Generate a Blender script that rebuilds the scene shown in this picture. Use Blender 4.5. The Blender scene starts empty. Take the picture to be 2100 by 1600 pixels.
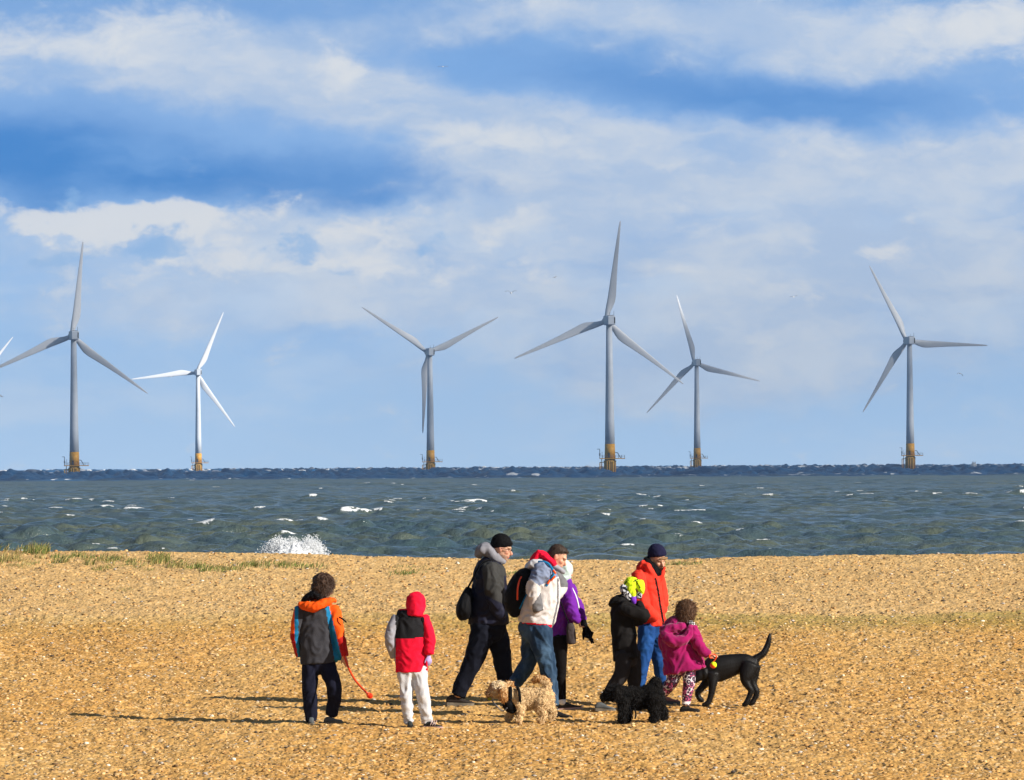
import bpy, math, random
import numpy as np
from mathutils import Vector, Matrix, noise as mnoise

scene = bpy.context.scene
col = scene.collection
R = math.radians
rng = np.random.default_rng(7)
random.seed(7)

# ---------------------------------------------------------------- camera
F = 13000.0                       # focal length in pixels of a 2100 px wide frame
PITCH, ROLL = 146.4 / F, R(0.355)
CAMZ = 2.5
SLOPE = 0.035                     # the beach rises gently away from the camera, z = 0 at 65 m
cf = Vector((0, math.cos(PITCH), math.sin(PITCH)))
r0 = Vector((1, 0, 0)); u0 = r0.cross(cf)
cr = r0 * math.cos(ROLL) - u0 * math.sin(ROLL)
cu = u0 * math.cos(ROLL) + r0 * math.sin(ROLL)
CP = Vector((0, 0, CAMZ))
camd = bpy.data.cameras.new('camera')
cam = bpy.data.objects.new('camera', camd); col.objects.link(cam)
camd.sensor_width = 36; camd.sensor_fit = 'HORIZONTAL'; camd.lens = 36 * F / 2100
camd.clip_start = 1.0; camd.clip_end = 80000
m = Matrix((cr, cu, -cf)).transposed().to_4x4(); m.translation = CP
cam.matrix_world = m
scene.camera = cam

def ray(px, py):
    return cf + cr * ((px - 1050) / F) + cu * ((800 - py) / F)
def at(px, py, Y):
    d = ray(px, py); return CP + d * (Y / d.y)
def groundpt(px, py, z=0.0):
    d = ray(px, py); return CP + d * ((CAMZ - z + SLOPE * 65) / (SLOPE * d.y - d.z))
def proj(p):
    q = Vector(p) - CP; zc = q.dot(cf)
    return 1050 + F * q.dot(cr) / zc, 800 - F * q.dot(cu) / zc
def proj_np(P):
    q = P - np.array(CP); zc = q @ np.array(cf)
    return 1050 + F * (q @ np.array(cr)) / zc, 800 - F * (q @ np.array(cu)) / zc

# ---------------------------------------------------------------- light
SUNV = Vector((1.80, -0.98, 1.0)).normalized()
SUN_EL = math.asin(SUNV.z); SUN_AZ = math.atan2(SUNV.x, SUNV.y)
sl = bpy.data.lights.new('sun', 'SUN'); sl.energy = 4.9; sl.angle = R(0.53); sl.color = (1.0, 0.93, 0.83)
so = bpy.data.objects.new('sun', sl); col.objects.link(so)
so.rotation_euler = (-SUNV).to_track_quat('-Z', 'Y').to_euler()
so.location = (60, -40, 60)
EXPO = 0.62
scene.view_settings.view_transform = 'Standard'
scene.view_settings.look = 'None'
scene.view_settings.exposure = EXPO
scene.view_settings.gamma = 1
try: scene.view_settings.use_curve_mapping = False
except Exception: pass
scene.render.engine = 'CYCLES'
scene.cycles.max_bounces = 5
scene.cycles.diffuse_bounces = 2
scene.cycles.glossy_bounces = 2
scene.cycles.use_denoising = True

def lin(c):
    return tuple(((x / 255) / 12.92 if x / 255 <= 0.04045 else ((x / 255 + 0.055) / 1.055) ** 2.4) for x in c)

# node helper
class NT:
    def __init__(s, tree): s.t = tree; s.n = tree.nodes; s.l = tree.links
    def node(s, typ, **kw):
        n = s.n.new(typ)
        for k, v in kw.items(): setattr(n, k, v)
        return n
    def put(s, sock, v):
        if hasattr(v, 'is_linked') or hasattr(v, 'links'): s.l.new(v, sock)
        else: sock.default_value = v
    def math(s, op, a, b=0.0, c=None, clamp=False):
        n = s.node('ShaderNodeMath', operation=op, use_clamp=clamp)
        s.put(n.inputs[0], a); s.put(n.inputs[1], b)
        if c is not None: s.put(n.inputs[2], c)
        return n.outputs[0]
    def vmath(s, op, a, b=None, out=0):
        n = s.node('ShaderNodeVectorMath', operation=op)
        s.put(n.inputs[0], a)
        if b is not None: s.put(n.inputs[1], b)
        return n.outputs[out]
    def mix(s, f, a, b, mode='MIX'):
        n = s.node('ShaderNodeMix', data_type='RGBA', blend_type=mode)
        s.put(n.inputs[0], f); s.put(n.inputs[6], a); s.put(n.inputs[7], b)
        return n.outputs[2]
    def ss(s, x, lo, hi, a=0.0, b=1.0):
        n = s.node('ShaderNodeMapRange', interpolation_type='SMOOTHSTEP')
        s.put(n.inputs[0], x); s.put(n.inputs[1], lo); s.put(n.inputs[2], hi); s.put(n.inputs[3], a); s.put(n.inputs[4], b)
        return n.outputs[0]
    def noise(s, vec, scale, detail=3, rough=0.5, dist=0.0, color=False):
        n = s.node('ShaderNodeTexNoise')
        s.put(n.inputs['Vector'], vec); n.inputs['Scale'].default_value = scale
        n.inputs['Detail'].default_value = detail; n.inputs['Roughness'].default_value = rough
        n.inputs['Distortion'].default_value = dist
        return n.outputs['Color' if color else 'Fac']
    def xyz(s, x, y, z):
        n = s.node('ShaderNodeCombineXYZ'); s.put(n.inputs[0], x); s.put(n.inputs[1], y); s.put(n.inputs[2], z); return n.outputs[0]
    def sep(s, v):
        n = s.node('ShaderNodeSeparateXYZ'); s.put(n.inputs[0], v); return n.outputs
    def ramp(s, f, stops):
        n = s.node('ShaderNodeValToRGB'); s.put(n.inputs[0], f)
        e = n.color_ramp.elements
        while len(e) < len(stops): e.new(0.5)
        for i, (p, c) in enumerate(stops): e[i].position = p; e[i].color = (*c, 1)
        return n.outputs[0]

# ---------------------------------------------------------------- sky
world = bpy.data.worlds.new("World"); scene.world = world; world.use_nodes = True
w = NT(world.node_tree); w.n.clear()
wo = w.node('ShaderNodeOutputWorld'); bg = w.node('ShaderNodeBackground')
SKYS = 0.052
bg.inputs['Strength'].default_value = SKYS
try:
    world.cycles.sampling_method = 'MANUAL'; world.cycles.sample_map_resolution = 512
except Exception: pass
sky = w.node('ShaderNodeTexSky', sky_type='NISHITA')
sky.sun_disc = False; sky.sun_elevation = SUN_EL; sky.sun_rotation = SUN_AZ
sky.air_density = 1.0; sky.dust_density = 0.6; sky.ozone_density = 2.0
g = w.node('ShaderNodeTexCoord').outputs['Generated']
d = w.vmath('NORMALIZE', g)
dx, dy, dz = w.sep(d)
dys = w.math('MAXIMUM', dy, 0.02)
K = F / 2100.0
# azimuth and elevation on a tangent scale where 1 unit is about 9.2 degrees
U = w.math('MULTIPLY', w.math('DIVIDE', dx, dys), K)
V = w.math('MULTIPLY', w.math('DIVIDE', dz, dys), K)
uv = w.xyz(U, V, 0.0)
def S(v):     # a display colour as background radiance
    k = 1 / (SKYS * 2 ** EXPO)
    return tuple(c * k for c in lin(v)) + (1,)
# domain warp
def cent(c, k): return w.vmath('MULTIPLY', w.vmath('SUBTRACT', c, (0.5, 0.5, 0.5)), k)
wn = w.noise(w.vmath('MULTIPLY', uv, (1.0, 1.9, 1)), 4.0, 2, 0.5, color=True)
wn2 = w.noise(w.vmath('MULTIPLY', uv, (1.2, 1.9, 1)), 15.0, 5, 0.6, color=True)
uvw = w.vmath('ADD', uv, w.vmath('ADD', cent(wn, (.06, .045, 0)), cent(wn2, (.045, .035, 0))))
uvs = w.vmath('ADD', uv, w.vmath('ADD', cent(wn, (.055, .03, 0)), cent(wn2, (.085, .075, 0))))
def blobs(lst, coord):
    acc = None
    for (px, py, rx, ry, st, *rot) in lst:
        cx = (px - 1050) / 2100; cy = (946.4 - 0.0062 * (px - 1050) - py) / 2100
        v = w.vmath('SUBTRACT', coord, (cx, cy, 0))
        if rot:
            n = w.node('ShaderNodeVectorRotate', rotation_type='Z_AXIS'); w.put(n.inputs['Vector'], v)
            n.inputs['Angle'].default_value = R(rot[0]); v = n.outputs[0]
        v = w.vmath('MULTIPLY', v, (2100 / rx, 2100 / ry, 0))
        l2 = w.vmath('DOT_PRODUCT', v, v, out=1)
        e = w.math('MULTIPLY', w.math('POWER', 2.71828, w.math('MULTIPLY', l2, -1.0)), st)
        acc = e if acc is None else w.math('ADD', acc, e)
    return acc
# blue openings between the cloud decks
blue = blobs([(-80, 300, 480, 95, 1.0), (420, 350, 480, 62, .72), (900, 390, 420, 45, .42), (100, 425, 90, 40, .5),
              (1480, 190, 300, 62, .62, 4), (1200, 130, 240, 60, .4), (1860, 205, 320, 45, .5), (940, 100, 160, 70, .38),
              (1640, 258, 200, 30, .3), (480, 12, 420, 28, .32), (885, 505, 55, 34, .34), (310, 518, 85, 28, .42), (600, 505, 75, 36, .36),
              (720, 425, 190, 30, .42), (40, 600, 260, 50, .2), (1000, 720, 240, 70, .16), (1800, 150, 100, 40, .2), (1120, 385, 110, 25, .35)], uvw)
# pale veil of cloud
pale = blobs([(120, 110, 420, 72, .85, 4), (600, 150, 360, 110, .8, 12), (950, 240, 320, 75, .7, 12), (1250, 320, 330, 75, .8),
              (1750, 340, 520, 85, 1.0), (1520, 520, 640, 220, 1.25), (1180, 25, 520, 55, .7), (1800, 80, 440, 80, .95), (2050, 430, 300, 170, .4),
              (300, 470, 480, 85, .65), (800, 540, 460, 120, .6), (1500, 720, 420, 110, .7), (720, 760, 190, 45, .34), (140, 840, 220, 60, .26),
              (1150, 860, 380, 50, .2), (250, 620, 420, 70, .5), (700, 640, 400, 60, .35), (1380, 800, 200, 40, .2), (1980, 640, 200, 60, .35)], uvw)
# sunlit cloud tops
white = blobs([(60, 85, 130, 60, .5), (270, 75, 110, 55, .6), (480, 55, 120, 30, .35), (715, 120, 70, 42, .75), (690, 165, 60, 24, .35), (1000, 290, 200, 38, .6), (1130, 310, 200, 30, .3),
               (1690, 300, 110, 35, .45), (2020, 60, 180, 75, .75), (1960, 280, 120, 30, .3), (1080, 5, 120, 20, .3), (1600, 480, 260, 60, .2)], uvw)
crisp = blobs([(350, 432, 160, 36, 1.0), (180, 462, 120, 26, .8), (210, 500, 50, 40, .9), (90, 440, 50, 36, .6), (10, 425, 40, 30, .55), (400, 470, 80, 40, .7), (330, 560, 80, 34, .6), (580, 425, 50, 28, .4),
               (660, 480, 70, 28, .5), (640, 545, 60, 26, .5), (800, 480, 110, 45, .55), (765, 560, 40, 32, .55), (1000, 455, 90, 40, .4), (1070, 550, 90, 30, .42),
               (1885, 450, 40, 28, .45), (1800, 520, 120, 30, .4), (1570, 690, 80, 45, .35), (800, 740, 60, 18, .3), (960, 715, 50, 18, .3), (450, 520, 90, 40, .5), (540, 560, 60, 30, .42), (700, 520, 60, 30, .45), (60, 580, 90, 26, .35), (900, 560, 90, 34, .42), (230, 600, 90, 24, .32), (1180, 470, 120, 40, .34), (1360, 560, 150, 40, .3), (1500, 400, 140, 36, .3), (1700, 600, 120, 40, .3), (1320, 330, 120, 30, .4), (640, 700, 90, 20, .28)], uvs)
fb = w.noise(w.vmath('MULTIPLY', uvw, (3.0, 6.5, 1)), 2.2, 8, 0.6)
fb2 = w.noise(w.vmath('MULTIPLY', uv, (3.0, 5.0, 1)), 6.5, 8, 0.62, dist=0.4)
fbs = w.math('SUBTRACT', fb, 0.5); fb2s = w.math('SUBTRACT', fb2, 0.5)
base = w.ramp(V, [(0.0, lin((176, 210, 246))), (0.06, lin((165, 202, 242))), (0.2, lin((152, 192, 238))), (0.33, lin((137, 179, 231))), (0.47, lin((122, 166, 220)))])
base = w.mix(1.0, base, (1 / (SKYS * 2 ** EXPO),) * 3 + (1,), mode='MULTIPLY')
bf = w.ss(w.math('ADD', blue, w.math('MULTIPLY', fbs, .35)), 0.1, 1.15, 0, 1)
c1 = w.mix(bf, base, S((62, 134, 208)))
pf = w.ss(w.math('ADD', w.math('SUBTRACT', pale, w.math('MULTIPLY', blue, .45)), w.math('ADD', w.math('MULTIPLY', fbs, .6), w.math('MULTIPLY', fb2s, .8))), 0.08, 0.95, 0, 0.95)
mot = w.noise(w.vmath('MULTIPLY', uvw, (2.2, 5.0, 1)), 3.4, 7, 0.62)
pc = w.mix(w.ss(w.math('ADD', mot, w.math('MULTIPLY', fbs, .5)), .36, .68), S((178, 199, 228)), S((206, 216, 230)))
c2 = w.mix(pf, c1, pc)
streak = w.noise(w.vmath('ADD', w.vmath('MULTIPLY', uvw, (2.0, 6.0, 1)), (7.3, 2.1, 0)), 2.6, 6, 0.58)
sf = w.math('MULTIPLY', w.ss(streak, .47, .72, 0, .6), w.ss(V, .30, .20))
c2 = w.mix(sf, c2, S((196, 216, 240)))
dk = w.noise(w.vmath('ADD', w.vmath('MULTIPLY', uvw, (1.6, 6.0, 1)), (3.3, 9.1, 0)), 2.4, 5, 0.55)
c2 = w.mix(w.math('MULTIPLY', w.ss(dk, .5, .72, 0, .5), w.ss(V, .02, .1)), c2, S((126, 174, 230)))
wf = w.ss(w.math('ADD', white, w.math('ADD', w.math('MULTIPLY', fbs, .6), w.math('MULTIPLY', fb2s, 1.3))), 0.12, 0.85, 0, 0.9)
c3 = w.mix(wf, c2, S((222, 226, 231)))
kf = w.ss(w.math('MULTIPLY', 1.0, w.math('ADD', w.math('SUBTRACT', crisp, w.math('MULTIPLY', blue, .3)), w.math('ADD', w.math('MULTIPLY', fbs, .4), w.math('MULTIPLY', fb2s, 2.0)))), 0.2, 0.85, 0, 0.85)
c3 = w.mix(kf, c3, S((226, 228, 231)))
hole = blobs([(310, 512, 90, 34, 1.0), (600, 505, 66, 40, .85), (885, 500, 50, 34, .85), (700, 575, 60, 20, .5), (150, 540, 110, 34, .5), (130, 420, 60, 26, .6)], uvs)
hf = w.ss(w.math('ADD', hole, w.math('MULTIPLY', fb2s, 2.2)), .3, .85, 0, .7)
c3 = w.mix(hf, c3, S((138, 182, 230)))
# broken cloud over the rest of the sky
far = w.noise(w.vmath('MULTIPLY', d, (1, 1, 2.2)), 3.2, 6, 0.55)
cl = w.ss(far, 0.5, 0.72, 0, 0.6)
dome = w.mix(cl, sky.outputs[0], S((118, 154, 206)))
inside = w.math('MULTIPLY', w.ss(w.math('ABSOLUTE', U), 0.9, 1.6, 1, 0), w.ss(V, 0.5, 1.1, 1, 0))
inside = w.math('MULTIPLY', inside, w.ss(dy, 0.1, 0.4))
fin = w.mix(inside, dome, c3)
w.l.new(fin, bg.inputs['Color']); w.l.new(bg.outputs[0], wo.inputs[0])

# ---------------------------------------------------------------- helpers
def tag(o, label=None, cat=None, group=None, kind=None):
    for k, v in (('label', label), ('category', cat), ('group', group), ('kind', kind)):
        if v: o[k] = v
    return o
def mesh_np(name, V, Fq, mats=(), midx=None, smooth=True):
    """V (n,3); Fq (m,k) faces with constant k"""
    V = np.asarray(V, np.float32); Fq = np.asarray(Fq, np.int32)
    me = bpy.data.meshes.new(name)
    n, k = Fq.shape
    me.vertices.add(len(V)); me.vertices.foreach_set('co', V.ravel())
    me.loops.add(n * k); me.loops.foreach_set('vertex_index', Fq.ravel())
    me.polygons.add(n)
    me.polygons.foreach_set('loop_start', np.arange(0, n * k, k, dtype=np.int32))
    me.polygons.foreach_set('loop_total', np.full(n, k, np.int32))
    if midx is not None: me.polygons.foreach_set('material_index', np.asarray(midx, np.int32))
    me.polygons.foreach_set('use_smooth', np.full(n, smooth, bool))
    for mt in mats: me.materials.append(mt)
    me.update(calc_edges=True)
    return me
def link(name, me, parent=None, loc=None):
    o = bpy.data.objects.new(name, me); col.objects.link(o)
    if loc is not None: o.location = loc
    if parent is not None: o.parent = parent
    return o
def empty(name, loc):
    o = bpy.data.objects.new(name, None); col.objects.link(o); o.location = loc
    o.empty_display_size = 0.2
    return o
def setcol(me, colors):      # per-vertex colour of the thing itself
    a = me.color_attributes.new('tone', 'FLOAT_COLOR', 'POINT')
    c = np.ones((len(me.vertices), 4), np.float32); c[:, :3] = colors
    a.data.foreach_set('color', c.ravel())

def newmat(name):
    mt = bpy.data.materials.new(name); mt.use_nodes = True
    nt = NT(mt.node_tree); b = nt.n['Principled BSDF']
    return mt, nt, b
def pm(name, c, rough=0.75, var=0.12, scale=30, bump=0.15, bscale=90, spec=0.3, sheen=0.0, metal=0.0, stretch=(1, 1, 1)):
    mt, nt, b = newmat(name)
    co = nt.node('ShaderNodeTexCoord').outputs['Object']
    cs = nt.vmath('MULTIPLY', co, stretch)
    f = nt.noise(cs, scale, 4, 0.55)
    lo = tuple(x * (1 - var) for x in c) + (1,); hi = tuple(min(1, x * (1 + var)) for x in c) + (1,)
    nt.l.new(nt.mix(nt.ss(f, .3, .7), lo, hi), b.inputs['Base Color'])
    b.inputs['Roughness'].default_value = rough
    b.inputs['Specular IOR Level'].default_value = spec
    b.inputs['Metallic'].default_value = metal
    if sheen: b.inputs['Sheen Weight'].default_value = sheen
    if bump:
        bn = nt.node('ShaderNodeBump'); bn.inputs['Strength'].default_value = bump; bn.inputs['Distance'].default_value = 0.01
        nt.l.new(nt.noise(cs, bscale, 3), bn.inputs['Height']); nt.l.new(bn.outputs[0], b.inputs['Normal'])
    return mt
def tonemat(name, rough=0.8, spec=0.2, trans=0.0, mult=1.0):
    mt, nt, b = newmat(name)
    at_ = nt.node('ShaderNodeAttribute', attribute_name='tone')
    nt.l.new(at_.outputs['Color'], b.inputs['Base Color'])
    b.inputs['Roughness'].default_value = rough; b.inputs['Specular IOR Level'].default_value = spec
    return mt

def hash2(ix, iy, seed):
    h = (ix.astype(np.int64) * 374761393 + iy.astype(np.int64) * 668265263 + seed * 974711) & 0xffffffff
    h = ((h ^ (h >> 13)) * 1274126177) & 0xffffffff
    h = h ^ (h >> 16)
    return (h & 0xffff) / 65535.0
def vnoise(x, y, seed=0):
    ix = np.floor(x); iy = np.floor(y); fx = x - ix; fy = y - iy
    fx = fx * fx * (3 - 2 * fx); fy = fy * fy * (3 - 2 * fy)
    ix = ix.astype(np.int64); iy = iy.astype(np.int64)
    a = hash2(ix, iy, seed); b = hash2(ix + 1, iy, seed); c = hash2(ix, iy + 1, seed); e = hash2(ix + 1, iy + 1, seed)
    return (a * (1 - fx) + b * fx) * (1 - fy) + (c * (1 - fx) + e * fx) * fy
def grid_faces(nr, nc):
    i = np.arange(nr - 1)[:, None] * nc + np.arange(nc - 1)[None, :]
    return np.stack([i, i + 1, i + nc + 1, i + nc], -1).reshape(-1, 4)
# ================================================================ beach
crest_px = np.array([-900, 0, 300, 600, 900, 1000, 1300, 1600, 1900, 2100, 3000])
crest_py = np.array([1124, 1129, 1133, 1138, 1148, 1150, 1150, 1146, 1142, 1141, 1136])
CR_Y = 95.0
cx_ = np.array([at(a, b, CR_Y).x for a, b in zip(crest_px, crest_py)])
cz_ = np.array([at(a, b, CR_Y).z for a, b in zip(crest_px, crest_py)])
def sand_base(X, Y):
    pl = SLOPE * (np.clip(Y, 30, CR_Y) - 65)
    cz = np.interp(X * CR_Y / np.maximum(Y, 60), cx_, cz_) + 0.04 * (vnoise(X * .5, Y * .0 + 3, 5) - .5) * np.clip((Y - 80) / 15, 0, 1)
    t = np.clip((Y - 76) / (CR_Y - 76), 0, 1); up = t * t * (3 - 2 * t)
    z = pl + (cz - SLOPE * (CR_Y - 65)) * up
    d = np.clip((Y - CR_Y) / 10, 0, 9)
    z = z - np.where(Y > CR_Y, 1.6 * (d * d / (1 + d)), 0)
    # low lip in the shingle where the upper beach begins
    t2 = np.clip((Y - 79.2 - .8 * (vnoise(X * .22, Y * 0 + 1, 8) - .5)) / .9, 0, 1)
    return z + 0.05 * t2 * t2 * (3 - 2 * t2) * np.clip((90 - Y) / 10, 0, 1)
def sand_h(X, Y):
    z = sand_base(X, Y)
    z = z + .045 * (vnoise(X * .5 + 11, Y * .4, 1) - .5)
    z = z + .026 * (vnoise(X * 2.3, Y * 1.8, 2) - .5)
    z = z + .020 * np.maximum(vnoise(X * 4.6 + .5, Y * 4.2, 9) - .5, -.2)
    z = z + .019 * (vnoise(X * 9, Y * 8, 3) - .5) + .021 * (vnoise(X * 18, Y * 14, 4) - .5)
    z = z + .012 * (vnoise(X * 36, Y * 24, 6) - .5)
    return z
ang = np.concatenate([np.linspace(-1.0, -.16, 14)[:-1], np.linspace(-.16, -.092, 200)[:-1], np.linspace(-.092, .092, 1080), np.linspace(.092, .16, 200)[1:], np.linspace(.16, 1.0, 14)[1:]])
rows = np.concatenate([np.linspace(6, 50, 30)[:-1], np.arange(50, 80, .036), np.arange(80, 98, .045), np.linspace(98, 160, 80)])
YY = np.repeat(rows[:, None], len(ang), 1); XX = YY * np.tan(ang)[None, :]
ZZ = sand_h(XX, YY)
mt_sand, nt, b = newmat('shingle_sand')
P = nt.node('ShaderNodeNewGeometry').outputs['Position']
px_, py_, pz_ = nt.sep(P)
big = nt.noise(nt.vmath('MULTIPLY', P, (1, .35, 1)), .55, 4)
mid = nt.noise(nt.vmath('MULTIPLY', P, (1, .6, 1)), 7, 5, .6)
vo = nt.node('ShaderNodeTexVoronoi'); nt.put(vo.inputs['Vector'], nt.vmath('MULTIPLY', P, (1, .55, 1.6))); vo.inputs['Scale'].default_value = 26
peb = nt.ramp(nt.sep(vo.outputs['Color'])[0], [(0, (.06, .032, .014)), (.10, (.24, .125, .04)), (.3, (.48, .255, .070)), (.7, (.57, .325, .098)), (.9, (.66, .41, .16)), (1, (.82, .68, .46))])
fine = nt.ramp(mid, [(.3, (.39, .185, .042)), (.5, (.58, .302, .078)), (.72, (.65, .37, .108))])
cc = nt.mix(.55, fine, peb)
cc = nt.mix(nt.ss(big, .35, .75, 0, .35), cc, (.62, .42, .17, 1))
# the upper beach is paler shingle, with a thin green film of weed along its lower edge
wob = nt.math('ADD', py_, nt.math('MULTIPLY', nt.math('SUBTRACT', nt.noise(P, .35, 3), .5), 1.0))
upper = nt.ss(wob, 78.6, 80.2)
cc = nt.mix(nt.math('MULTIPLY', upper, .5), cc, (.60, .42, .20, 1))
weed = nt.math('MULTIPLY', nt.math('MULTIPLY', nt.ss(wob, 75.5, 79.2), nt.ss(wob, 79.8, 80.3, 1, 0)), nt.ss(px_, -4, 2.5, .16, .6))
weed = nt.math('MULTIPLY', weed, nt.ss(mid, .25, .6, .35, 1))
cc = nt.mix(weed, cc, (.26, .22, .05, 1))
nt.l.new(cc, b.inputs['Base Color'])
b.inputs['Roughness'].default_value = .9; b.inputs['Specular IOR Level'].default_value = .12
bn = nt.node('ShaderNodeBump'); bn.inputs['Strength'].default_value = .5; bn.inputs['Distance'].default_value = .02
nt.l.new(vo.outputs['Distance'], bn.inputs['Height']); bn.invert = True
nt.l.new(bn.outputs[0], b.inputs['Normal'])
beach = link('beach', mesh_np('beach', np.stack([XX, YY, ZZ], -1).reshape(-1, 3), grid_faces(*YY.shape), [mt_sand]))
tag(beach, kind='structure', label='golden shingle and sand beach sloping up to a low crest', cat='beach')

def gz(x, y):
    return float(sand_h(np.array([x], float), np.array([y], float))[0])

# loose pebbles and shells
def scatter_pebbles(n):
    t = rng.random(n); Y = 52 * (96 / 52) ** t
    X = Y * (rng.random(n) * .26 - .13)
    Z = sand_h(X, Y)
    r = .0065 + .017 * rng.random(n) ** 3.4; r *= (1 + .15 * (Y > 80))
    ph = (1 + 5 ** .5) / 2
    ico = np.array([(-1, ph, 0), (1, ph, 0), (-1, -ph, 0), (1, -ph, 0), (0, -1, ph), (0, 1, ph), (0, -1, -ph), (0, 1, -ph), (ph, 0, -1), (ph, 0, 1), (-ph, 0, -1), (-ph, 0, 1)]) / 1.9
    fc = np.array([(0, 11, 5), (0, 5, 1), (0, 1, 7), (0, 7, 10), (0, 10, 11), (1, 5, 9), (5, 11, 4), (11, 10, 2), (10, 7, 6), (7, 1, 8), (3, 9, 4), (3, 4, 2), (3, 2, 6), (3, 6, 8), (3, 8, 9), (4, 9, 5), (2, 4, 11), (6, 2, 10), (8, 6, 7), (9, 8, 1)])
    V = ico[None] * (1 + .3 * (rng.random((n, 12, 1)) - .5))
    sc = np.stack([r * (1 + .6 * rng.random(n)), r * (.8 + .5 * rng.random(n)), r * (.5 + .35 * rng.random(n))], -1)
    V = V * sc[:, None]
    a = rng.random(n) * 6.28; ca, sa = np.cos(a)[:, None], np.sin(a)[:, None]
    x = V[..., 0] * ca - V[..., 1] * sa; y = V[..., 0] * sa + V[..., 1] * ca
    V = np.stack([x + X[:, None], y + Y[:, None], V[..., 2] + (Z + r * .15)[:, None]], -1).reshape(-1, 3)
    Fc = (np.arange(n)[:, None, None] * 12 + fc[None]).reshape(-1, 3)
    pal = np.array([(.70, .62, .48), (.60, .41, .20), (.48, .30, .12), (.36, .2, .075), (.2, .12, .06), (.07, .055, .045), (.40, .36, .32), (.66, .36, .12)])
    pi = rng.choice(len(pal), n, p=[.022, .18, .28, .205, .11, .065, .05, .088])
    c = pal[pi] * (.8 + .4 * rng.random((n, 1)))
    me = mesh_np('pebbles', V, Fc, [tonemat('pebble', .8, .15)]); setcol(me, np.repeat(c, 12, 0))
    return link('pebbles', me)
tag(scatter_pebbles(56000), kind='stuff', label='loose pebbles and shell fragments strewn over the beach', cat='pebbles')

# marram grass
def blades(clumps, name):
    """clumps: (x, y, spread_x, spread_y, n, height)"""
    Vs, Cs = [], []
    for (x, y, sx, sy, n, h, green) in clumps:
        bx = x + .64 * sx * rng.standard_normal(n); by = np.minimum(y + .4 * sy * rng.standard_normal(n), CR_Y + .3); h = h * .55; bz = sand_h(bx, by) - .01
        hh = h * (.45 + .75 * rng.random(n)); a = rng.random(n) * 6.28
        lean = np.stack([.45 + .5 * np.cos(a), .5 * np.sin(a)], -1) * hh[:, None] * (.35 + .7 * rng.random(n))[:, None]
        wd = .003 + .0035 * rng.random(n); wa = rng.random(n) * 3.14
        wx, wy = np.cos(wa) * wd, np.sin(wa) * wd
        pts = []
        for t, k in ((0, 1), (.4, .9), (.75, .6), (1, .08)):
            cxp = bx + lean[:, 0] * t ** 1.7; cyp = by + lean[:, 1] * t ** 1.7; czp = bz + hh * (t - .22 * t * t)
            pts.append(np.stack([cxp - wx * k, cyp - wy * k, czp], -1)); pts.append(np.stack([cxp + wx * k, cyp + wy * k, czp], -1))
        Vs.append(np.stack(pts, 1).reshape(-1, 3))
        dry = rng.random((n, 1)) > green
        c = np.where(dry, np.array([.38, .30, .11]), np.array([.13, .17, .035])) * (.6 + .7 * rng.random((n, 1)))
        Cs.append(np.repeat(c, 8, 0))
    V = np.concatenate(Vs); nb = len(V) // 8
    f = np.array([(0, 1, 3, 2), (2, 3, 5, 4), (4, 5, 7, 6)])
    Fc = (np.arange(nb)[:, None, None] * 8 + f[None]).reshape(-1, 4)
    me = mesh_np(name, V, Fc, [M_grass]); setcol(me, np.concatenate(Cs))
    return me
M_grass = tonemat('grass_blade', .6, .3)
def gp(px, py):         # point on the upper beach seen at a pixel
    lo, hi = 100.0, 150.0
    best = None
    for Y in np.linspace(76, 97, 420):
        p = at(px, py, Y)
        if p.z <= gz(p.x, p.y) + .002: return p.x, Y
    return at(px, py, CR_Y - .4).x, CR_Y - .4
bandc = []
gr_ = np.random.default_rng(14)
for (px, py, wx, wy, n, h, gr) in [(60, 1132, 45, 3, 7, .30, .5), (30, 1146, 90, 6, 7, .20, .35), (150, 1146, 70, 6, 7, .20, .45), (235, 1151, 70, 5, 7, .18, .45), (325, 1149, 28, 4, 6, .25, .8), (370, 1160, 60, 5, 6, .16, .55),
                              (60, 1160, 110, 5, 6, .13, .4), (220, 1164, 90, 4, 4, .12, .4), (430, 1166, 40, 4, 6, .16, .7), (470, 1170, 18, 3, 4, .17, .75), (-60, 1148, 90, 6, 8, .2, .4)]:
    for _ in range(n * 2):
        x, y = gp(px + wx * gr_.normal() * .6, py + wy * gr_.normal() * .7)
        bandc.append((x, y, .05 + .09 * gr_.random(), .15 + .2 * gr_.random(), int(16 + 34 * gr_.random()), h * (.7 + .6 * gr_.random()), np.clip(gr + .3 * gr_.normal(), .1, .95)))
tag(link('dune_grass', blades(bandc, 'dune_grass')), kind='stuff', label='wind-combed marram grass along the beach crest on the left', cat='grass')
for (px, py, sx, sy, n, h, gr, lab) in [
        (512, 1160, .16, .5, 130, .24, .8, 'pale green grass tuft below the breaking wave splash, left one of two'),
        (590, 1161, .42, .7, 320, .20, .8, 'long low grass tuft on the crest just below the white wave splash'),
        (830, 1178, .17, .5, 150, .17, .8, 'small dark green grass tuft on bare shingle above the red-hooded child'),
        (850, 1166, .33, .7, 110, .10, .8, 'thin flat line of grass just behind the small tuft above the red hood'),
        (1400, 1156, .30, .5, 240, .12, .85, 'low green grass clump on the crest right of the navy woolly hat'),
        (1052, 1177, .16, .5, 120, .12, .85, 'green grass tuft showing between the grey hood and the black backpack'),
        (258, 1210, .10, .4, 50, .07, .6, 'tiny grass sprig on the open beach below the long grass band'),
        (150, 1233, .5, .6, 70, .05, .5, 'flat straggle of weeds low on the open beach at far left')]:
    x, y = gp(px, py); z = gz(x, y)
    me = blades([(x, y, sx, sy, n, h, gr)], 'grass_tuft')
    o = link('grass_tuft', me); me.transform(Matrix.Translation((-x, -y, -z))); o.location = (x, y, z)
    tag(o, lab, kind='stuff')

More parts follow.
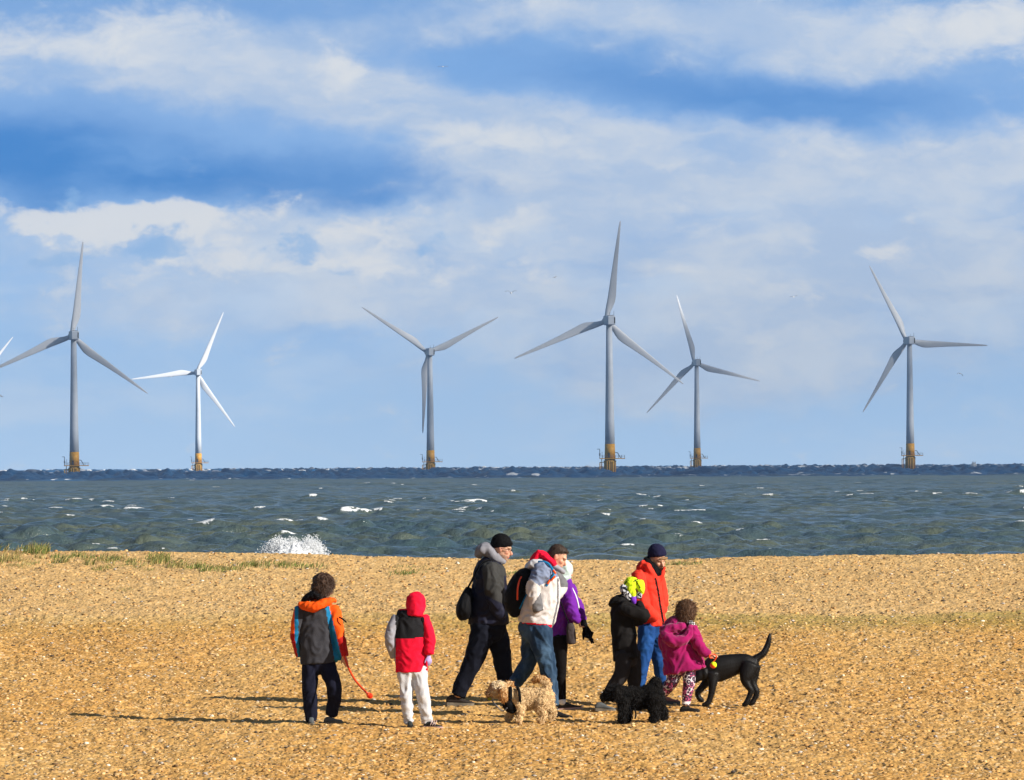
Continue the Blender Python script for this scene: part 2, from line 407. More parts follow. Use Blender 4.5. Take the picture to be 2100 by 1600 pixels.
# ================================================================ sea
SEAZ = -2.0; EARTH = 6.37e6
sang = np.concatenate([np.linspace(-1.0, -.12, 12)[:-1], np.linspace(-.12, .12, 900), np.linspace(.12, 1.0, 12)[1:]])
r1 = np.concatenate([np.arange(158, 284, .8), np.arange(284, 430, .32)]); r2 = [430.0]
while r2[-1] < 9000: r2.append(r2[-1] + r2[-1] * (.00125 if r2[-1] < 1400 else .0018))
srow = np.concatenate([r1, np.array(r2)])
YS = np.repeat(srow[:, None], len(sang), 1).astype(np.float64); XS = YS * np.tan(sang)[None, :]
step = np.gradient(srow)[:, None]
H = np.zeros_like(YS); var = np.zeros_like(srow[:, None])
wr = np.random.default_rng(3)
bank = np.clip((YS - 1750) / 500, 0, 1)
for i in range(54):
    lam = 1.35 * (13 / 1.35) ** (wr.random())
    th = -math.pi / 2 + wr.normal(0, .5) + .3
    A = .0195 * lam ** .40 * (.6 + .8 * wr.random())
    k = 2 * math.pi / lam; ph = wr.random() * 6.28
    fade = np.clip(lam / (3.4 * step) - .5, 0, 1)
    arg = k * (XS * math.cos(th) + YS * math.sin(th)) + ph + 2.0 * vnoise(XS / (lam * 3), YS / (lam * 3), 50 + i)
    s = np.sin(arg)
    H += A * fade * (s + .28 * np.cos(2 * arg)); var += (A * fade) ** 2 / 2
gust = .55 + .9 * vnoise(XS / 30, YS / 50, 21)
H *= gust
# steeper, broken seas over the sandbank where the turbines stand
lump = vnoise(XS / 6.5, YS / 14, 31) + .6 * vnoise(XS / 2.6, YS / 9, 32) + .7 * vnoise(XS / 22, YS / 50, 33)
H += bank * 4.2 * (lump - 1.38)
sig = np.sqrt(var)
patch = vnoise(XS / 4.2, YS / 14, 41) * .65 + vnoise(XS / .9, YS / 6, 42) * .35
foam = np.clip((H / (sig + .02) - 2.05) / .35, 0, 1) * np.clip((patch - .655) / .07, 0, 1)
foamf = np.clip((lump - 1.5) / .2, 0, 1) * np.clip((vnoise(XS / 9, YS / 40, 43) - .6) / .1, 0, 1) * np.clip((YS - 2600) / 500, 0, 1)
sweep = np.clip(1 - np.abs(YS - 176 - 3 * vnoise(XS / 3, XS * 0, 61)) / 3, 0, 0) * np.clip((vnoise(XS / 1.5, YS / 1.5, 62) - .45) * 5, 0, 1)
FO = np.clip(foam * (bank < .5) + foamf + sweep, 0, 1)
ZS = SEAZ + H - YS ** 2 / (2 * EARTH)
mt_sea, nt, b = newmat('sea_water')
P = nt.node('ShaderNodeNewGeometry').outputs['Position']
py_s = nt.sep(P)[1]
n1 = nt.noise(nt.vmath('MULTIPLY', P, (1, .3, 1)), .09, 4)
n2 = nt.noise(nt.vmath('MULTIPLY', P, (1, .5, 1)), .6, 4)
wc = nt.mix(nt.ss(n1, .35, .68), (.046, .078, .082, 1), (.088, .104, .070, 1))
wc = nt.mix(nt.ss(n2, .4, .7, 0, .5), wc, (.028, .062, .10, 1))
fo = nt.node('ShaderNodeAttribute', attribute_name='tone')
fx = nt.sep(fo.outputs['Color'])[0]
fn = nt.noise(P, 5, 4, .6)
fx = nt.ss(nt.math('ADD', fx, nt.math('MULTIPLY', nt.math('SUBTRACT', fn, .55), 1.6)), .5, .8)
deep = nt.ss(nt.math('ADD', py_s, nt.math('MULTIPLY', nt.math('SUBTRACT', n1, .5), 700)), 1740, 1960)
wc = nt.mix(deep, wc, (.012, .085, .215, 1))
nt.l.new(nt.mix(fx, wc, (.8, .82, .82, 1)), b.inputs['Base Color'])
nt.l.new(nt.ss(deep, 0, 1, .6, .2), b.inputs['Specular IOR Level'])
nt.l.new(nt.math('ADD', nt.ss(fx, 0, 1, .13, .75), nt.ss(py_s, 250, 2000, 0, .25)), b.inputs['Roughness'])
b.inputs['IOR'].default_value = 1.333
bn = nt.node('ShaderNodeBump'); bn.inputs['Strength'].default_value = .9; bn.inputs['Distance'].default_value = .3
hn = nt.math('ADD', nt.noise(nt.vmath('MULTIPLY', P, (1, .7, 1)), 1.5, 6, .68), nt.math('MULTIPLY', nt.noise(P, .35, 3), 1.3))
nt.l.new(hn, bn.inputs['Height']); nt.l.new(bn.outputs[0], b.inputs['Normal'])
me = mesh_np('sea', np.stack([XS, YS, ZS], -1).reshape(-1, 3), grid_faces(*YS.shape), [mt_sea])
setcol(me, np.repeat(FO.reshape(-1, 1), 3, 1))
tag(link('sea', me), kind='structure', label='choppy grey-green sea turning dark blue at the horizon', cat='sea')

# breaking wave: a burst of spray
def spray(px, py, Y, wpx, hpx, n, label, seed, pw=2.4):
    g_ = np.random.default_rng(seed)
    s = Y / F; base = at(px, py, Y)
    W, Hh = wpx * s, hpx * s
    ico = np.array([(1, 0, 0), (-1, 0, 0), (0, 1, 0), (0, -1, 0), (0, 0, 1), (0, 0, -1)], float)
    fc = np.array([(0, 2, 4), (2, 1, 4), (1, 3, 4), (3, 0, 4), (2, 0, 5), (1, 2, 5), (3, 1, 5), (0, 3, 5)])
    u = g_.random(n) * 2 - 1
    rad = np.where(g_.random(n) < .85, .62 + .38 * g_.random(n) ** .7, g_.random(n)) if pw > 3 else g_.random(n) ** .55
    top = np.clip(1 - np.abs(u) ** pw, 0, 1) ** .5 * ((.93 + .09 * vnoise(u * 5 + 9, u * 0, seed)) if pw > 3 else (.8 + .3 * vnoise(u * 5 + 9, u * 0, seed)))
    zz = rad * top * (1 + (.05 if pw > 3 else .3) * (g_.random(n) ** 5) * 2)
    xx = u * (1 + .12 * g_.standard_normal(n) * (rad > .8)); yy = g_.standard_normal(n) * .22
    edge = np.maximum(zz / np.maximum(top, .05), np.abs(u) ** 2)
    r = s * (.4 + 3 * np.clip(.97 - edge, 0, 1) * g_.random(n) + .9 * g_.random(n))
    V = ico[None] * r[:, None, None] * (.7 + .6 * g_.random((n, 6, 1)))
    V = V + np.stack([xx * W / 2, yy * W * .5, zz * Hh], -1)[:, None]
    Fc = (np.arange(n)[:, None, None] * 6 + fc[None]).reshape(-1, 3)
    nu, nv = 90, 26; CV = []
    for j in range(nv):
        for i in range(nu):
            a = 2 * math.pi * i / nu; e = math.pi / 2 * j / (nv - 1)
            uu = math.cos(e) ** .45 * math.cos(a) if j < nv - 1 else 0
            q = 1 + .07 * mnoise.fractal(Vector((math.cos(a) * 3 + seed, math.sin(a) * 3, e * 4)), 1, 2, 5)
            CV.append((.95 * W / 2 * uu * q, .36 * W * (math.cos(e) ** .45 if j < nv - 1 else 0) * math.sin(a) * q, Hh * .965 * math.sin(e) * (1 + .05 * mnoise.fractal(Vector((uu * 9, math.sin(a) * 3, e * 3 + seed)), 1, 2, 5))))
    CF = [(j * nu + i, j * nu + (i + 1) % nu, (j + 1) * nu + (i + 1) % nu, (j + 1) * nu + i) for j in range(nv - 1) for i in range(nu)]
    o = link('wave_splash', mesh_np('wave_splash', CV, CF, [M_foam]), loc=base)
    link('spray', mesh_np('spray', V.reshape(-1, 3), Fc, [M_foam]), o)
    return tag(o, label, 'wave splash')
M_foam = pm('spray_foam', (.88, .9, .92), .7, .03, 6, 0)
_n = NT(M_foam.node_tree); _t = _n.node('ShaderNodeBsdfTranslucent'); _t.inputs[0].default_value = (.9, .92, .95, 1); _mx = _n.node('ShaderNodeMixShader'); _mx.inputs[0].default_value = .15
_n.l.new(_n.n['Principled BSDF'].outputs[0], _mx.inputs[1]); _n.l.new(_t.outputs[0], _mx.inputs[2]); _n.l.new(_mx.outputs[0], _n.n['Material Output'].inputs[0])
spray(602, 1270, 178, 150, 161, 30000, 'white burst of spray from a wave breaking behind the beach crest', 5, 5.0)
spray(1997, 962, 3400, 12, 13, 160, 'small far plume of spray on the horizon right of the last turbine', 6)

# ================================================================ clouds whose shade lies on the far sea
def cloud(cx, cy, rx, ry, alt, rz, seed):
    off = SUNV * (alt / SUNV.z)
    nu, nv = 72, 36
    Vs = []
    for j in range(nv):
        v = -math.pi / 2 + math.pi * j / (nv - 1)
        for i in range(nu):
            u = 2 * math.pi * i / nu
            n = Vector((math.copysign(abs(math.cos(v)) ** .5, 1) * math.cos(u), math.cos(v) ** .5 * math.sin(u) if math.cos(v) > 0 else 0, math.sin(v)))
            q = 1 + .16 * mnoise.fractal(n * 2.2 + Vector((seed, 0, 0)), 1, 2, 4)
            Vs.append((n.x * rx * q, n.y * ry * q, n.z * rz * (1 + 1.2 * mnoise.fractal(n * 4 + Vector((seed, 5, 0)), 1, 2, 4))))
    Fc = [(j * nu + i, j * nu + (i + 1) % nu, (j + 1) * nu + (i + 1) % nu, (j + 1) * nu + i) for j in range(nv - 1) for i in range(nu)]
    o = link('cloud', mesh_np('cloud', Vs, Fc, [M_cloud]), loc=(cx + off.x, cy + off.y, alt))
    tag(o, 'grey cloud bank high over the sea to the right of the view', 'cloud', kind='structure')
M_cloud = pm('cloud_vapour', (.8, .82, .85), 1.0, .05, .01, 0)
M_cloud.node_tree.nodes['Principled BSDF'].inputs['Alpha'].default_value = .42
cloud(40, 2690, 900, 800, 900, 90, 1.0)
cloud(610, 4500, 800, 1500, 900, 90, 2.0)

# ================================================================ wind turbines
M_twr = pm('turbine_grey_paint', (.56, .62, .70), .45, .05, .3, 0)
M_bld = pm('turbine_blade_paint', (.62, .66, .72), .4, .04, .2, 0)
M_yel = pm('yellow_marine_paint', (.56, .285, .03), .55, .16, .5, 0)
mtp, ntp, bp = newmat('weathered_yellow_pile')
cop = ntp.node('ShaderNodeTexCoord').outputs['Object']
sx_, sy_, sz_ = ntp.sep(cop)
stn = ntp.noise(ntp.vmath('MULTIPLY', cop, (1.6, 1.6, .12)), 1.2, 5, .6)
low = ntp.ss(sz_, 4.5, -1.5)
cy_ = ntp.mix(ntp.ss(ntp.math('ADD', stn, ntp.math('MULTIPLY', low, .18)), .44, .68), (.62, .36, .05, 1), (.24, .11, .035, 1))
ntp.l.new(cy_, bp.inputs['Base Color']); bp.inputs['Roughness'].default_value = .7
M_pile = mtp
M_drk = pm('dark_vent', (.02, .022, .026), .6, .05, 3, 0)
M_steel = pm('blue_grey_steel', (.10, .13, .19), .5, .1, 3, 0)

class MB:
    """collects simple solids into one mesh"""
    def __init__(s): s.V = []; s.F = []
    def add(s, V, Fc):
        o = len(s.V); s.V += [tuple(v) for v in V]; s.F += [tuple(i + o for i in f) for f in Fc]
    def lathe(s, prof, seg=24, c=(0, 0)):
        V = []; Fc = []
        for (r, z) in prof:
            for i in range(seg):
                a = 2 * math.pi * i / seg; V.append((c[0] + r * math.cos(a), c[1] + r * math.sin(a), z))
        for j in range(len(prof) - 1):
            for i in range(seg): Fc.append((j * seg + i, j * seg + (i + 1) % seg, (j + 1) * seg + (i + 1) % seg, (j + 1) * seg + i))
        Fc.append(tuple(range(seg))[::-1]); Fc.append(tuple((len(prof) - 1) * seg + i for i in range(seg)))
        s.add(V, Fc)
    def rod(s, a, b, r, seg=8, r2=None):
        a, b = Vector(a), Vector(b); t = (b - a).normalized()
        x = t.orthogonal().normalized(); y = t.cross(x); r2 = r if r2 is None else r2
        V = [a + (x * math.cos(2 * math.pi * i / seg) + y * math.sin(2 * math.pi * i / seg)) * r for i in range(seg)]
        V += [b + (x * math.cos(2 * math.pi * i / seg) + y * math.sin(2 * math.pi * i / seg)) * r2 for i in range(seg)]
        Fc = [(i, (i + 1) % seg, seg + (i + 1) % seg, seg + i) for i in range(seg)] + [tuple(range(seg))[::-1], tuple(range(seg, 2 * seg))]
        s.add(V, Fc)
    def box(s, lo, hi, rot=None, org=(0, 0, 0), bev=0):
        x0, y0, z0 = lo; x1, y1, z1 = hi
        V = [Vector(v) for v in ((x0, y0, z0), (x1, y0, z0), (x1, y1, z0), (x0, y1, z0), (x0, y0, z1), (x1, y0, z1), (x1, y1, z1), (x0, y1, z1))]
        if rot is not None: V = [rot @ v + Vector(org) for v in V]
        s.add(V, [(0, 3, 2, 1), (4, 5, 6, 7), (0, 1, 5, 4), (1, 2, 6, 5), (2, 3, 7, 6), (3, 0, 4, 7)])
    def build(s, name, mats, parent=None, loc=None, smooth=False, bevel=0):
        me = bpy.data.meshes.new(name); me.from_pydata(s.V, [], s.F); me.update()
        for mt in (mats if isinstance(mats, (list, tuple)) else [mats]): me.materials.append(mt)
        if smooth: me.polygons.foreach_set('use_smooth', [len(p.vertices) == 4 for p in me.polygons])
        o = link(name, me, parent, loc)
        if bevel:
            bv = o.modifiers.new('bevel', 'BEVEL'); bv.width = bevel; bv.segments = 3
        return o

def blade_mesh():
    V, Fc = [], []; seg = 20
    st = [(1.0, 1.9, 1.9, 0), (2.2, 1.9, 1.8, 0), (4, 2.3, 1.5, .12), (6, 2.95, 1.15, .3), (8.2, 3.45, .92, .42), (10.5, 3.4, .78, .45), (14, 2.95, .62, .42), (20, 2.3, .45, .36), (26, 1.75, .32, .3), (32, 1.25, .22, .24), (37, .85, .14, .2), (39.4, .5, .08, .2), (40, .12, .04, .2)]
    for (z, ch, th, off) in st:
        tw = R(16) * (1 - z / 40) ** 2
        for i in range(seg):
            a = 2 * math.pi * i / seg
            x = math.cos(a) * ch / 2 + off * ch * .62
            y = math.sin(a) * th / 2 * (1 - .45 * math.cos(a) * min(1, off * 3))
            V.append((x * math.cos(tw) - y * math.sin(tw), x * math.sin(tw) + y * math.cos(tw) , z))
    n = len(st)
    for j in range(n - 1):
        for i in range(seg): Fc.append((j * seg + i, j * seg + (i + 1) % seg, (j + 1) * seg + (i + 1) % seg, (j + 1) * seg + i))
    Fc.append(tuple((n - 1) * seg + i for i in range(seg)))
    me = bpy.data.meshes.new('blade'); me.from_pydata(V, [], Fc); me.update(); me.materials.append(M_bld)
    me.polygons.foreach_set('use_smooth', [True] * len(me.polygons))
    return me
HUBZ = 60.0; YAW = R(13)
AX = Vector((-math.sin(YAW), math.cos(YAW), 0))        # rotor axis, pointing away from the shore
HUB = Vector((0, 0, HUBZ)) + AX * 4.6
rz_ = Matrix.Rotation(YAW, 3, 'Z')
def make_turbine():
    root = empty('wind_turbine', (0, 0, 0))
    t = MB(); t.lathe([(1.93, 11.6), (1.75, 22), (1.45, 40), (1.17, 58.4)], 32); t.build('tower', M_twr, root, smooth=True)
    t = MB(); t.lathe([(2.12, 6.05), (1.96, 11.6)], 32)
    t.rod((-.7, -2.05, 8.1), (.5, -2.05, 8.9), .12); t.build('transition_piece', M_yel, root, smooth=True)
    dr = MB(); dr.box((-.85, -2.22, 6.1), (-.05, -1.9, 8.1)); dr.build('door', M_drk, root)
    t = MB(); t.lathe([(2.45, -6), (2.38, 4.6), (2.5, 4.62), (2.5, 5.1), (2.1, 5.12), (2.1, 5.75)], 32)
    for a in (-150, -118, -95, -62, -40): t.rod((2.5 * math.cos(R(a)), 2.5 * math.sin(R(a)), -6), (2.5 * math.cos(R(a)), 2.5 * math.sin(R(a)), 4.9), .2)
    t.build('foundation_pile', M_pile, root, smooth=True)
    t = MB(); t.box((-4.1, -2.9, 5.72), (5.9, 2.9, 6.05)); pf_ = t.build('platform', M_yel, root)
    rl = MB()
    for x in np.linspace(-4.0, 5.8, 9):
        for y in (-2.8, 2.8): rl.rod((x, y, 6.05), (x, y, 7.15), .05, 6)
    for y in (-2.8, 2.8):
        for z in (6.6, 7.15): rl.rod((-4, y, z), (5.8, y, z), .04, 6)
    for x in (-4.0, 5.8):
        for z in (6.6, 7.15): rl.rod((x, -2.8, z), (x, 2.8, z), .04, 6)
    rl.build('railing', M_steel, pf_)
    st_ = MB(); st_.rod((2.0, -2.2, 8.2), (2.9, -2.2, 8.2), .14); st_.rod((2.9, -2.2, 8.2), (4.2, -2.2, 6.1), .16); st_.build('stair', M_steel, root)
    dv = MB(); dv.rod((-4.0, -1, 6.05), (-4.0, -1, 9.6), .13); dv.rod((-4.0, -1, 9.6), (-5.1, -1, 9.6), .1); dv.rod((-4, -1, 7), (-4, -1, 8), .28); dv.build('davit_crane', M_steel, root); dv = MB(); dv.rod((-3.1, -1, 6.05), (-3.1, -1, 8.6), .08); dv.build('mast', M_steel, root)
    bl = MB()
    for x in (-4.0, -3.25):
        bl.rod((x, -1.2, -6), (x, -1.2, 4.4), .17)
    for z in (-1.5, 4.4): bl.rod((-4.0, -1.2, z), (-2.1, -1.2, z + (0.0)), .14)
    bl.rod((-3.25, -1.2, 4.4), (-3.25, -1.2, 5.8), .15)
    for k in range(14): bl.rod((-4, -1.2, -1 + k * .4), (-3.25, -1.2, -1 + k * .4), .04, 5)
    bl.build('boat_landing', M_pile, root, smooth=True)
    n_ = MB(); n_.box((-1.62, -4.2, 58.3), (1.62, 3.4, 62.0), rz_); nac = n_.build('nacelle', M_twr, root, bevel=.45)
    v_ = MB(); v_.box((1.0, -4.26, 58.9), (1.45, -4.0, 61.3), rz_); v_.build('vent', M_drk, nac)
    v_ = MB(); v_.box((-.9, -3.4, 61.9), (.9, -1.0, 62.16), rz_); v_.build('roof_hatch', M_drk, nac)
    a_ = MB(); a_.rod(rz_ @ Vector((-.2, -2, 62)), rz_ @ Vector((-.2, -2, 63.3)), .06, 6); a_.build('antenna', M_steel, nac); a_ = MB(); a_.rod(rz_ @ Vector((1.1, -3.4, 62)), rz_ @ Vector((1.1, -3.4, 63.7)), .08, 6); a_.build('antenna', M_steel, nac)
    h_ = MB(); h_.lathe([(1.5, -1.3), (1.65, -.4), (1.6, .8), (1.1, 1.9), (.3, 2.5)], 24)
    ho = h_.build('hub', M_twr, root, smooth=True)
    ho.data.transform(Matrix.Rotation(R(-90), 4, 'X')); ho.data.transform(rz_.to_4x4()); ho.location = HUB
    bm_ = blade_mesh()
    for k in range(3): link('blade', bm_, root, HUB)
    return root
def set_phase(root, deg):        # clockwise angle of the first blade as seen from shore
    k = 0
    for c in root.children:
        if c.name.startswith('blade'):
            c.rotation_mode = 'QUATERNION'
            c.rotation_quaternion = (rz_ @ Matrix.Rotation(R(deg + 120 * k), 3, 'Y')).to_quaternion(); k += 1
def copy_tree(o, parent=None):
    c = o.copy(); col.objects.link(c)
    if parent is not None: c.parent = parent
    for ch in list(o.children): copy_tree(ch, c)
    return c
bpy.context.view_layer.update()
turb = make_turbine()
specs = [(1251, 2490, 8.5, 'tallest and nearest turbine, its lower right blade crossing the next rotor'),
         (152.5, 2640, 7.0, 'grey turbine at far left with a blade nearly upright and yellow base lowest'),
         (407, 3800, 24.5, 'sunlit white turbine standing second from the left, smaller than its neighbours'),
         (883, 3130, 64.0, 'middle turbine with two blades raised in a wide V and one hanging down'),
         (1430, 3600, -15.0, 'small turbine right behind the tallest one, its rotor crossed by that blade'),
         (1867, 2990, -27.0, 'turbine standing alone at the far right with one blade pointing straight right'),
         (-49, 4200, 40.0, 'mostly out of frame turbine, white blade tip entering at the left edge'),
         (-127, 3250, 120.0, 'out of frame turbine whose grey blade tip pokes in low at the left edge')]
for i, (px, Y, ph, lab) in enumerate(specs):
    o = turb if i == 0 else copy_tree(turb)
    p = at(px, 960, Y)
    o.location = (p.x, Y, SEAZ - Y * Y / (2 * EARTH) + (0, -1.5, 0, -.6, .8, .9, 0, 0)[i])
    set_phase(o, ph)
    tag(o, lab, 'wind turbine', 'offshore wind turbines on the horizon')

# ================================================================ gulls
M_gull = pm('gull_white', (.78, .78, .78), .7, .05, 10, 0)
M_gulg = pm('gull_grey_wing', (.16, .17, .20), .7, .1, 10, 0)
def gull(px, py, Y, span_px, pose, rz, label):
    s = span_px * Y / F
    b_ = MB()
    prof = [(.0, -.26), (.035, -.2), (.06, -.05), (.058, .06), (.04, .15), (.036, .2), (.012, .26)]
    b_.lathe([(max(r, .004), z) for r, z in prof], 10)
    b_.V = [(x, z, y * .9) for x, y, z in b_.V]
    nb = len(b_.F)
    el, tp = pose
    for sgn in (-1, 1):
        a, t = el[0 if sgn < 0 else 1], tp[0 if sgn < 0 else 1]
        V = []
        pts = [(0.03, 0, .15), (.24, a, .16), (.44, a + t * .6, .12), (.5, a + t * .75, .03)]
        for (x, z, ch) in pts:
            for (yy, zz) in ((ch * .5, 0), (0, .018), (-ch * .5, 0), (0, -.01)): V.append((sgn * x, yy + .03 - x * .08, z * .5 + zz + .02))
        Fc = [(j * 4 + i, j * 4 + (i + 1) % 4, j * 4 + 4 + (i + 1) % 4, j * 4 + 4 + i) for j in range(3) for i in range(4)] + [(12, 13, 14, 15)]
        b_.add(V, Fc)
    o = b_.build('gull', [M_gull, M_gulg], smooth=True)
    o.data.polygons.foreach_set('material_index', [0] * nb + [1] * (len(b_.F) - nb))
    o.location = at(px, py, Y); o.scale = (s,) * 3; o.rotation_euler = (R(8), 0, R(rz))
    tag(o, label, 'gull', 'gulls in flight')
gull(1048, 601, 700, 25, ((.32, .3), (-.12, .0)), 10, 'gull with raised wings in a V left of the tallest turbine')
gull(1138, 569, 1100, 13, ((.05, .3), (-.3, .1)), 40, 'small white gull highest beside the tallest rotor')
gull(908, 137, 900, 21, ((.05, .05), (-.12, -.05)), 5, 'gull gliding with flat wings high in the upper sky')
gull(1628, 609, 1000, 17, ((.05, .25), (-.05, .1)), -20, 'pale gull against white cloud between the two right-hand turbines')
gull(1969, 766, 900, 16, ((.1, -.15), (-.3, -.8)), 30, 'dark gull with drooping wings right of the last turbine tower')
gull(351, 773, 1000, 14, ((.1, .12), (-.35, -.35)), 5, 'white gull just below the blade of the sunlit white turbine')
gull(728, 590, 1400, 9, ((.05, .02), (-.1, -.1)), 0, 'tiny gull above the left tip of the middle turbine')
gull(775, 739, 1500, 7, ((.1, .1), (-.4, -.4)), 0, 'speck of a gull left of the middle turbine below its blade')
# ================================================================ figures: shared shape tools
YAX = Vector((0, 1, 0))
def catmull(nodes, n=4):
    """nodes: list of tuples of floats; smooth resample"""
    P = np.array(nodes, float); m = len(P)
    if m < 3:
        t = np.linspace(0, 1, n + 1)[:, None]; return P[0] * (1 - t) + P[-1] * t
    out = []
    for i in range(m - 1):
        p0 = P[max(i - 1, 0)]; p1 = P[i]; p2 = P[i + 1]; p3 = P[min(i + 2, m - 1)]
        for k in range(n):
            t = k / n
            out.append(.5 * ((2 * p1) + (-p0 + p2) * t + (2 * p0 - 5 * p1 + 4 * p2 - p3) * t * t + (-p0 + 3 * p1 - 3 * p2 + p3) * t ** 3))
    out.append(P[-1]); return np.array(out)
class Blob:
    """solids gathered to be fused into one continuous surface"""
    def __init__(s): s.V = []; s.F = []
    def _ringgrid(s, rings, cap=True):
        o = len(s.V); seg = len(rings[0])
        for r in rings: s.V += [tuple(v) for v in r]
        for j in range(len(rings) - 1):
            for i in range(seg): s.F.append((o + j * seg + i, o + j * seg + (i + 1) % seg, o + (j + 1) * seg + (i + 1) % seg, o + (j + 1) * seg + i))
        s.F.append(tuple(o + i for i in range(seg))[::-1]); e = o + (len(rings) - 1) * seg
        s.F.append(tuple(e + i for i in range(seg)))
    def tube(s, nodes, cap0=.6, cap1=.6, seg=18, sub=4, ref=YAX, sq=2.0):
        """nodes: (x,y,z,a,b): half widths across the view and along ref"""
        N = catmull(nodes, sub); N[:, 3:] = np.maximum(N[:, 3:], .002)
        P = N[:, :3]; T = np.gradient(P, axis=0)
        rings = []
        def ring(p, t, a, b):
            t = Vector(t).normalized(); dd = ref - t * ref.dot(t)
            if dd.length < .15: dd = Vector((0, 0, 1)) - t * t.z
            dd.normalize(); sd = t.cross(dd)
            L = []
            for i in range(seg):
                an = 2 * math.pi * i / seg; c, q = math.cos(an), math.sin(an)
                if sq != 2.0:
                    c = math.copysign(abs(c) ** (2 / sq), c); q = math.copysign(abs(q) ** (2 / sq), q)
                L.append(Vector(p) + sd * (c * a) + dd * (q * b))
            return L
        def cap(p, t, a, b, k, sgn):
            out = []
            for th in (80, 60, 38, 15):
                th = R(th); out.append(ring(np.array(p) + np.array(t) * (sgn * k * min(a, b) * math.sin(th)), t, a * math.cos(th), b * math.cos(th)))
            return out
        t0 = np.array(Vector(T[0]).normalized()); t1 = np.array(Vector(T[-1]).normalized())
        if cap0: rings += cap(P[0], t0, N[0, 3], N[0, 4], cap0, -1)
        for k in range(len(N)): rings.append(ring(P[k], T[k], N[k, 3], N[k, 4]))
        if cap1: rings += cap(P[-1], t1, N[-1, 3], N[-1, 4], cap1, 1)[::-1]
        s._ringgrid(rings)
    def ell(s, c, r, M=None, nu=18, nv=12):
        M = M or Matrix.Identity(3); c = Vector(c); rings = []
        for j in range(nv):
            v = -math.pi / 2 + math.pi * (j + .35) / (nv - .3)
            rings.append([c + M @ Vector((r[0] * math.cos(v) * math.cos(2 * math.pi * i / nu), r[1] * math.cos(v) * math.sin(2 * math.pi * i / nu), r[2] * math.sin(v))) for i in range(nu)])
        s._ringgrid(rings)
    def raw(s, name='tmp'):
        me = bpy.data.meshes.new(name); me.from_pydata(s.V, [], s.F); me.update(); return me
    def fuse(s, name, voxel, smooth=2, wrinkle=0, wscale=14, seed=0, fold=0):
        me = s.raw(); o = bpy.data.objects.new('tmp', me); col.objects.link(o)
        r = o.modifiers.new('r', 'REMESH'); r.mode = 'VOXEL'; r.voxel_size = voxel; r.use_smooth_shade = True
        if smooth:
            sm = o.modifiers.new('s', 'SMOOTH'); sm.factor = .5; sm.iterations = smooth
        dg = bpy.context.evaluated_depsgraph_get(); dg.update()
        out = bpy.data.meshes.new_from_object(o.evaluated_get(dg), depsgraph=dg)
        bpy.data.objects.remove(o); bpy.data.meshes.remove(me); out.name = name
        if wrinkle or fold:
            n = len(out.vertices); co = np.empty(n * 3, np.float32); out.vertices.foreach_get('co', co); co = co.reshape(-1, 3)
            no = np.empty(n * 3, np.float32); out.vertex_normals.foreach_get('vector', no); no = no.reshape(-1, 3)
            dsp = np.empty(n)
            for i in range(n):
                p = Vector(co[i]); q = Vector((p.x * wscale, p.y * wscale, p.z * wscale * .48 + seed * 3.7))
                wv = mnoise.noise(q * .6) * 1.2
                a = mnoise.noise(Vector((q.x + wv, q.y, q.z * 1.5 + wv)))
                b_ = 1 - abs(mnoise.noise(Vector((q.x * .9 + 9, q.y * .9, q.z * 1.9 + wv * 1.5))) * 2)
                e_ = 1 - abs(mnoise.noise(Vector((q.x * 2.3 + wv, q.y * 2.3 + 4, q.z * 3.4 - wv))) * 2)
                dsp[i] = wrinkle * (a * 1.0 + (b_ - .55) * 1.5 + (e_ - .55) * .25)
            co = co + no * dsp[:, None]
            out.vertices.foreach_set('co', co.astype(np.float32).ravel()); out.update()
        out.polygons.foreach_set('use_smooth', [True] * len(out.polygons))
        return out
def centers(me):
    n = len(me.polygons); c = np.empty(n * 3, np.float32); me.polygons.foreach_get('center', c); return c.reshape(-1, 3)
def paint(me, mats, fn):
    for mt in mats: me.materials.append(mt)
    if fn is not None:
        c = centers(me); px, py = proj_np(c.astype(np.float64))
        me.polygons.foreach_set('material_index', np.asarray(fn(px, py, c), np.int32))
    return me
def put(name, me, parent, base):
    """mesh in world space -> object whose origin is the thing's base"""
    me.transform(Matrix.Translation(-Vector(base)))
    o = link(name, me, parent)
    if parent is None: o.location = base
    return o
def rotm(yaw=0, pitch=0, roll=0):
    """local x forward, z up. yaw about z, pitch>0 looks down, roll about forward"""
    return (Matrix.Rotation(R(yaw), 3, 'Z') @ Matrix.Rotation(R(pitch), 3, 'Y') @ Matrix.Rotation(R(roll), 3, 'X'))

